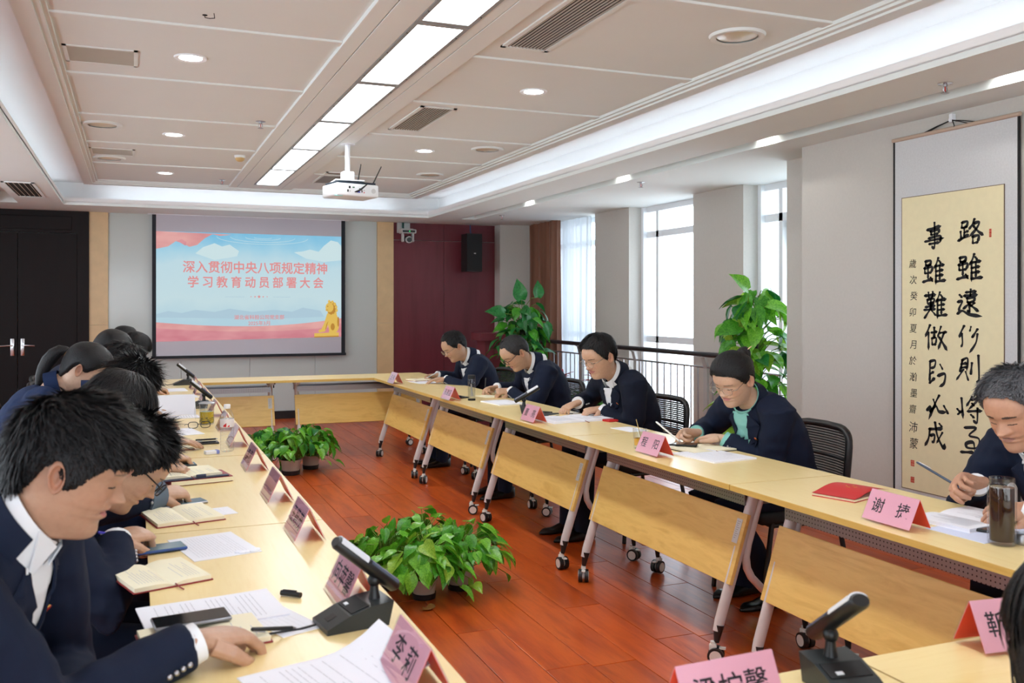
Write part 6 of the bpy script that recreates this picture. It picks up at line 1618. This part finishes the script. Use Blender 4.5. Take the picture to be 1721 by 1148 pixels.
pr_ += [(.0325, .12), (.0325, .158), (.031, .168), (.022, .192), (.0145, .203), (.0135, .212)]
MB().lathe(pr_, 28).build('bottle_wall', m_bottle, t, 40)
MB().lathe([(.0328, .119), (.0329, .12), (.0329, .157), (.0328, .158)], 28).build('label', mat('white label film', (232, 226, 228), .3), t, 40)
rl = MB()
for a0, a1, z0, z1 in ((-2.2, -1.75, .121, .140), (-1.6, -1.3, .121, .130)):
    rl.grid(lambda u, v: V((.0332 * math.cos(a0 + (a1 - a0) * u), .0332 * math.sin(a0 + (a1 - a0) * u), z0 + (z1 - z0) * v * (.4 + .6 * u))), 6, 3)
rl.build('label_mark', m_redcover, t)
MB().lathe([(0, .226), (.0145, .226), (.0155, .223), (.0155, .208), (.0145, .206), (0, .206)], 24).build('cap', mat('white cap', (236, 238, 240), .35), t, 40)
# raised page and far papers
t = thing('raised_page', 'white printed page held upright like a fan on the left row', 'paper', (.25, 6.2, TZ), .05)
MB().grid(lambda u, v: V(((u - .5) * .24, .05 + .07 * v + .02 * math.sin(u * 3), .004 + .125 * v ** .9)), 10, 6).grid(lambda u, v: V(((u - .5) * .24, .0515 + .07 * v + .02 * math.sin(u * 3), .004 + .125 * v ** .9)), 10, 6).build('page', m_paper, t, 60)
MB().bb(-.12, .13, -.10, .055, 0, .004).build('lower_page', m_paper, t)
pl_ = MB()
for i in range(12): pl_.bb(-.09 + i * .016, -.087 + i * .016, -.07, .03, .0042, .0046)
pl_.build('print', m_print, t)
sheet(.22, 5.45, .2, .22, .3, 'white papers beside the lying spectacles', n=0, th=.003)
sheet(.33, 7.55, .1, .25, .18, 'white papers near the second farthest name card', n=0, th=.003)
sheet(.30, 8.2, .05, .21, .29, 'white papers before the farthest microphone', n=0, th=.002)
pen((.035, 2.87, TZ + .02), (-.09, 2.76, TZ + .085), 'purple pen in the fist of the spectacled man', mat('violet pen', (70, 60, 190), .35))

# ---------------------------------------------------------------- plants
m_leaves = []
for k, (a, b_) in enumerate((((56, 136, 32), (92, 174, 50)), ((88, 166, 38), (132, 202, 62)), ((22, 96, 40), (48, 132, 60)), ((118, 172, 40), (160, 202, 70)))):
    m, n, l, p = newmat('pothos leaf %s' % 'abcd'[k]); t_ = n.new('ShaderNodeTexCoord'); nz = n.new('ShaderNodeTexNoise'); nz.inputs['Scale'].default_value = 14; r = n.new('ShaderNodeValToRGB')
    r.color_ramp.elements[0].color = lin(a); r.color_ramp.elements[1].color = lin(b_); r.color_ramp.elements[0].position = .35; r.color_ramp.elements[1].position = .65
    l.new(t_.outputs['Object'], nz.inputs[0]); l.new(nz.outputs['Fac'], r.inputs[0]); l.new(r.outputs[0], p.inputs['Base Color']); p.inputs['Roughness'].default_value = .3; p.inputs['Specular IOR Level'].default_value = .5
    tl = n.new('ShaderNodeBsdfTranslucent'); l.new(r.outputs[0], tl.inputs[0]); mx = n.new('ShaderNodeMixShader'); mx.inputs[0].default_value = .25
    l.new(p.outputs[0], mx.inputs[1]); l.new(tl.outputs[0], mx.inputs[2]); l.new(mx.outputs[0], n['Material Output'].inputs[0]); m_leaves.append(m)
def leaf_mesh(mm, droop, cup, wav, ratio=.78):
    xs = (0.0, .04, .14, .3, .5, .7, .88, 1.0); ws = (.0, .24, .40, .46, .41, .28, .11, .0)
    vs = []; fs = []
    for x, w in zip(xs, ws):
        back = -.10 * (w > .15) * (x < .1)
        z = -droop * x * x
        for s in (-1, -.5, 0, .5, 1): vs.append((x + back * abs(s), s * w * ratio, z + cup * abs(s) * w + wav * math.sin(x * 7 + s * 2) * abs(s)))
    for i in range(len(xs) - 1):
        for j in range(4): fs.append((i * 5 + j, (i + 1) * 5 + j, (i + 1) * 5 + j + 1, i * 5 + j + 1))
    b = MB(); b.v = vs; b.f = fs; b.m = [0] * len(fs); return b.mesh('leaf', mm, 180)
LEAF = [leaf_mesh(m_leaves[k], d, c_, w) for k in range(4) for d, c_, w in ((.35, .25, .02), (.55, .12, .03))]
def orient(d, n):
    d = d.normalized(); n = (n - d * n.dot(d)).normalized(); return Mx((d, n.cross(d), n)).transposed().to_4x4()
def add_leaf(par, p, d, n, s, rng, pal):
    o = link('leaf', LEAF[rng.choice(pal)], par); m = orient(d, n) @ Mx.Scale(s, 4); m.translation = p; o.matrix_local = m
def pot(t, r, h, mm=None, soil=True, dark=False):
    MB().lathe([(0, .002), (r * .76, .002), (r * .78, .01), (r * .96, h * .9), (r * 1.03, h * .9), (r * 1.03, h), (r * .95, h), (r * .93, h * .86), (0, h * .86)], 28).build('pot', mm or m_terra, t, 40)
    if dark: MB().lathe([(r * .80, .001), (r * .84, .001), (r * .90, h * .3), (r * .87, h * .3)], 28).build('saucer_ring', m_skirt, t, 40)
    MB().lathe([(0, h * .865), (r * .9, h * .865), (r * .9, h * .87), (0, h * .885)], 20).build('soil', m_soil, t)
def pothos(x, y, lb, n, R, H, smin, smax, seed, r=.07, h=.10, pal=(0, 1, 2, 3, 4, 5), off=(0, 0), trail=0, group=None):
    t = thing('potted_pothos', lb, 'plant', (x, y, 0), 0, group); rng = random.Random(seed); pot(t, r, h, None, True, True)
    st = MB()
    for i in range(n):
        a = rng.uniform(0, 2 * PI); rr = R * math.sqrt(rng.random()); q = rr / R
        z = h + H * (1 - .62 * q * q) * rng.uniform(.62, 1.05)
        p = V((off[0] + rr * math.cos(a), off[1] + rr * math.sin(a), z))
        if i < trail: p = V((off[0] + R * rng.uniform(1.0, 1.35) * math.cos(a), off[1] + R * rng.uniform(1.0, 1.35) * math.sin(a), rng.uniform(.06, h + H * .4)))
        p0 = V((rng.uniform(-.5, .5) * r, rng.uniform(-.5, .5) * r, h * .88))
        mid = p0.lerp(p, .55) + V((0, 0, .06))
        st.tube([p0, mid, p], .0022, 4)
        out = V((math.cos(a), math.sin(a), 0)); d = out * (.35 + .8 * q) + V((rng.gauss(0, .35), rng.gauss(0, .35), rng.uniform(-.75, .35) - .35 * q))
        nn_ = V((rng.gauss(0, .3), rng.gauss(0, .3), 1)) + out * .5 * q
        add_leaf(t, p, d, nn_, rng.uniform(smin, smax), rng, pal)
    st.build('stems', m_stem, t, 180)
    return t
G1 = 'potted pothos on the floor inside the tables'
pothos(1.335, 4.44, 'front low potted pothos of the nearer clump, grey pot with big drooping leaves', 115, .2, .24, .07, .125, 1, .067, .10, (0, 1, 2, 3, 2, 6), (-.01, -.01), 8)
pothos(1.55, 4.52, 'right-hand potted pothos of the nearer clump, dark-based grey pot, trailing shoots', 110, .2, .25, .06, .11, 2, .072, .105, (0, 1, 2, 3, 6), (.03, .02), 9)
pothos(1.20, 4.66, 'left-hand potted pothos of the nearer clump, partly behind the microphone', 105, .2, .24, .07, .115, 3, .07, .10, (0, 1, 2, 3, 6), (0, 0), 5)
pothos(1.41, 4.76, 'rear potted pothos of the nearer clump', 110, .22, .26, .06, .11, 4, .07, .10, (0, 1, 2, 3, 6))
pothos(1.25, 8.12, 'grey-potted pothos of the farther clump, front pot', 140, .23, .26, .065, .11, 5, .088, .13, (0, 1, 2, 3, 5), (0, 0), 10)
pothos(1.05, 8.35, 'left pothos of the farther clump, pot hidden by the table edge', 125, .22, .25, .065, .105, 6, .08, .12, (0, 1, 2, 3, 5))
pothos(1.46, 8.35, 'right pothos of the farther clump, with trailing stems', 130, .22, .27, .065, .11, 7, .08, .12, (0, 1, 2, 3, 5), (0, 0), 12)
t = thing('plant_tray', 'black plastic tray between the pots of the nearer clump', 'tray', (1.38, 4.60, 0)); MB().bb(-.03, .05, -.02, .02, .0, .05, 0, .004).build('tray_rim', m_black, t)
t = thing('fallen_leaf', 'dry brown fallen leaf on the red floor', 'leaf', (1.305, 4.26, .006), .6)
MB().grid(lambda u, v: V(((u - .5) * .085, (v - .5) * .05 * (1 - (2 * u - 1) ** 2) ** .6, .004 + .008 * math.sin(u * 9) * v)), 10, 5).grid(lambda u, v: V(((u - .5) * .085, (v - .5) * .05 * (1 - (2 * u - 1) ** 2) ** .6, .003 + .008 * math.sin(u * 9) * v)), 10, 5).build('blade', m_brown, t, 60); MB().tube([(-.04, 0, .004), (-.06, .006, .004)], .0012, 5).build('stalk', m_brown, t)
def climber(x, y, top, lb, n, R, smin, smax, seed, pal, bias=(0, 0), extra=()):
    t = thing('climbing_pothos', lb, 'plant', (x, y, 0)); rng = random.Random(seed)
    pot(t, .15, .28, mat('dark planter ' + lb[:4], (60, 56, 54), .5)); MB().tube([(0, 0, .24), (0, 0, top - .2)], .032, 12).build('moss_pole', mat('moss pole', (30, 24, 20), .95, bump=.8, bscale=120), t, 60)
    st = MB()
    for i in range(n):
        a = rng.uniform(0, 2 * PI); z = .30 + (top - .30) * rng.random() ** .8; taper = 1 - .35 * max(0, (z - top + .4) / .4)
        rr = R * rng.uniform(.35, 1.0) * taper
        p0 = V((.03 * math.cos(a), .03 * math.sin(a), max(.26, z - rng.uniform(.02, .18)))); p = V((rr * math.cos(a) + bias[0], rr * math.sin(a) + bias[1], z))
        st.tube([p0, p0.lerp(p, .6) + V((0, 0, .03)), p], .004, 5)
        out = V((math.cos(a), math.sin(a), 0)); d = out * .8 + V((rng.gauss(0, .4), rng.gauss(0, .4), rng.uniform(-1.1, .1)))
        add_leaf(t, p, d, out * .6 + V((rng.gauss(0, .25), rng.gauss(0, .25), .8)), rng.uniform(smin, smax), rng, pal)
    for p, d, nn_, s, c_ in extra:
        st.tube([(0, 0, p[2] - .15), V((0, 0, p[2] - .1)).lerp(V(p), .6) + V((0, 0, .03)), p], .004, 5)
        add_leaf(t, V(p), V(d), V(nn_), s, rng, (c_,))
    st.build('stems', m_stem, t, 180); return t
climber(4.22, 10.05, 1.50, 'tall climbing pothos in the far corner beside the lectern and curtain', 180, .30, .13, .2, 11, (4, 5, 4, 0, 1, 4), (0, 0),
        (((-.28, -.15, 1.36), (-1, -.2, .25), (.1, -1, .5), .23, 4), ((-.1, -.2, 1.52), (-.2, -.1, .9), (-.3, -1, .1), .24, 4), ((.15, -.1, 1.55), (.1, -.1, 1), (0, -1, .1), .2, 4), ((.02, -.2, 1.36), (.2, -.2, -1), (0, -1, .3), .22, 4), ((.2, -.2, 1.25), (.4, -.2, -1), (.1, -1, .3), .2, 4)))
climber(4.72, 6.32, 1.58, 'tall climbing pothos behind the woman with the bun, beside the column', 170, .27, .13, .21, 12, (0, 1, 2, 3, 4, 6), (0, 0),
        (((-.10, -.05, 1.58), (-.6, -.1, .6), (-.2, -1, .7), .2, 2), ((-.22, -.1, 1.28), (-1, -.1, -.1), (0, -.8, .8), .22, 0), ((-.2, -.1, 1.08), (-.8, -.1, -.4), (-.1, -1, .5), .21, 6), ((-.1, -.1, 1.42), (-.8, -.2, -.2), (0, -1, .6), .19, 0)))
def bromeliad(x, y, lb, seed):
    t = thing('bromeliad', lb, 'plant', (x, y, 0)); rng = random.Random(seed); pot(t, .12, .42, mat('planter ' + lb[:3], (70, 66, 64), .5))
    lm = []
    for i in range(26):
        a = i * 2.4; L = rng.uniform(.22, .34); red = i > 15
        if red: L *= .45
        z0 = .42 + (.22 if red else 0); out = V((math.cos(a), math.sin(a), 0)); w = .028 if not red else .02
        up_ = rng.uniform(.5, 1.0) if not red else rng.uniform(.7, 1.6)
        pts = [V((0, 0, z0)) + out * L * s + V((0, 0, 1)) * L * (up_ * 1.2 * s - .75 * s * s) for s in (0, .25, .5, .75, 1)]
        sd = V((-math.sin(a), math.cos(a), 0)); b = MB(); vs = []
        for p, ww in zip(pts, (.6, 1, 1, .7, .08)): vs += [p - sd * w * ww, p - V((0, 0, .006)), p + sd * w * ww]
        fs = []
        for k in range(4): fs += [(3 * k, 3 * k + 1, 3 * k + 4, 3 * k + 3), (3 * k + 1, 3 * k + 2, 3 * k + 5, 3 * k + 4)]
        b.add(vs, fs).build('bract' if red else 'leaf', m_bract if red else m_leaves[(2, 0)[i % 2]], t, 180)
    MB().tube([(0, 0, .38), (0, 0, .68)], .012, 8).build('stalk', m_bract, t, 60)
m_bract = mat('red bract', (150, 30, 52), .4)
bromeliad(4.30, 9.15, 'red bromeliad on the left, behind the reading man', 1)
bromeliad(4.42, 8.55, 'red bromeliad on the right, behind the reading man\'s head', 2)
bromeliad(4.62, 8.95, 'red bromeliad at the back, nearest the rail', 3)
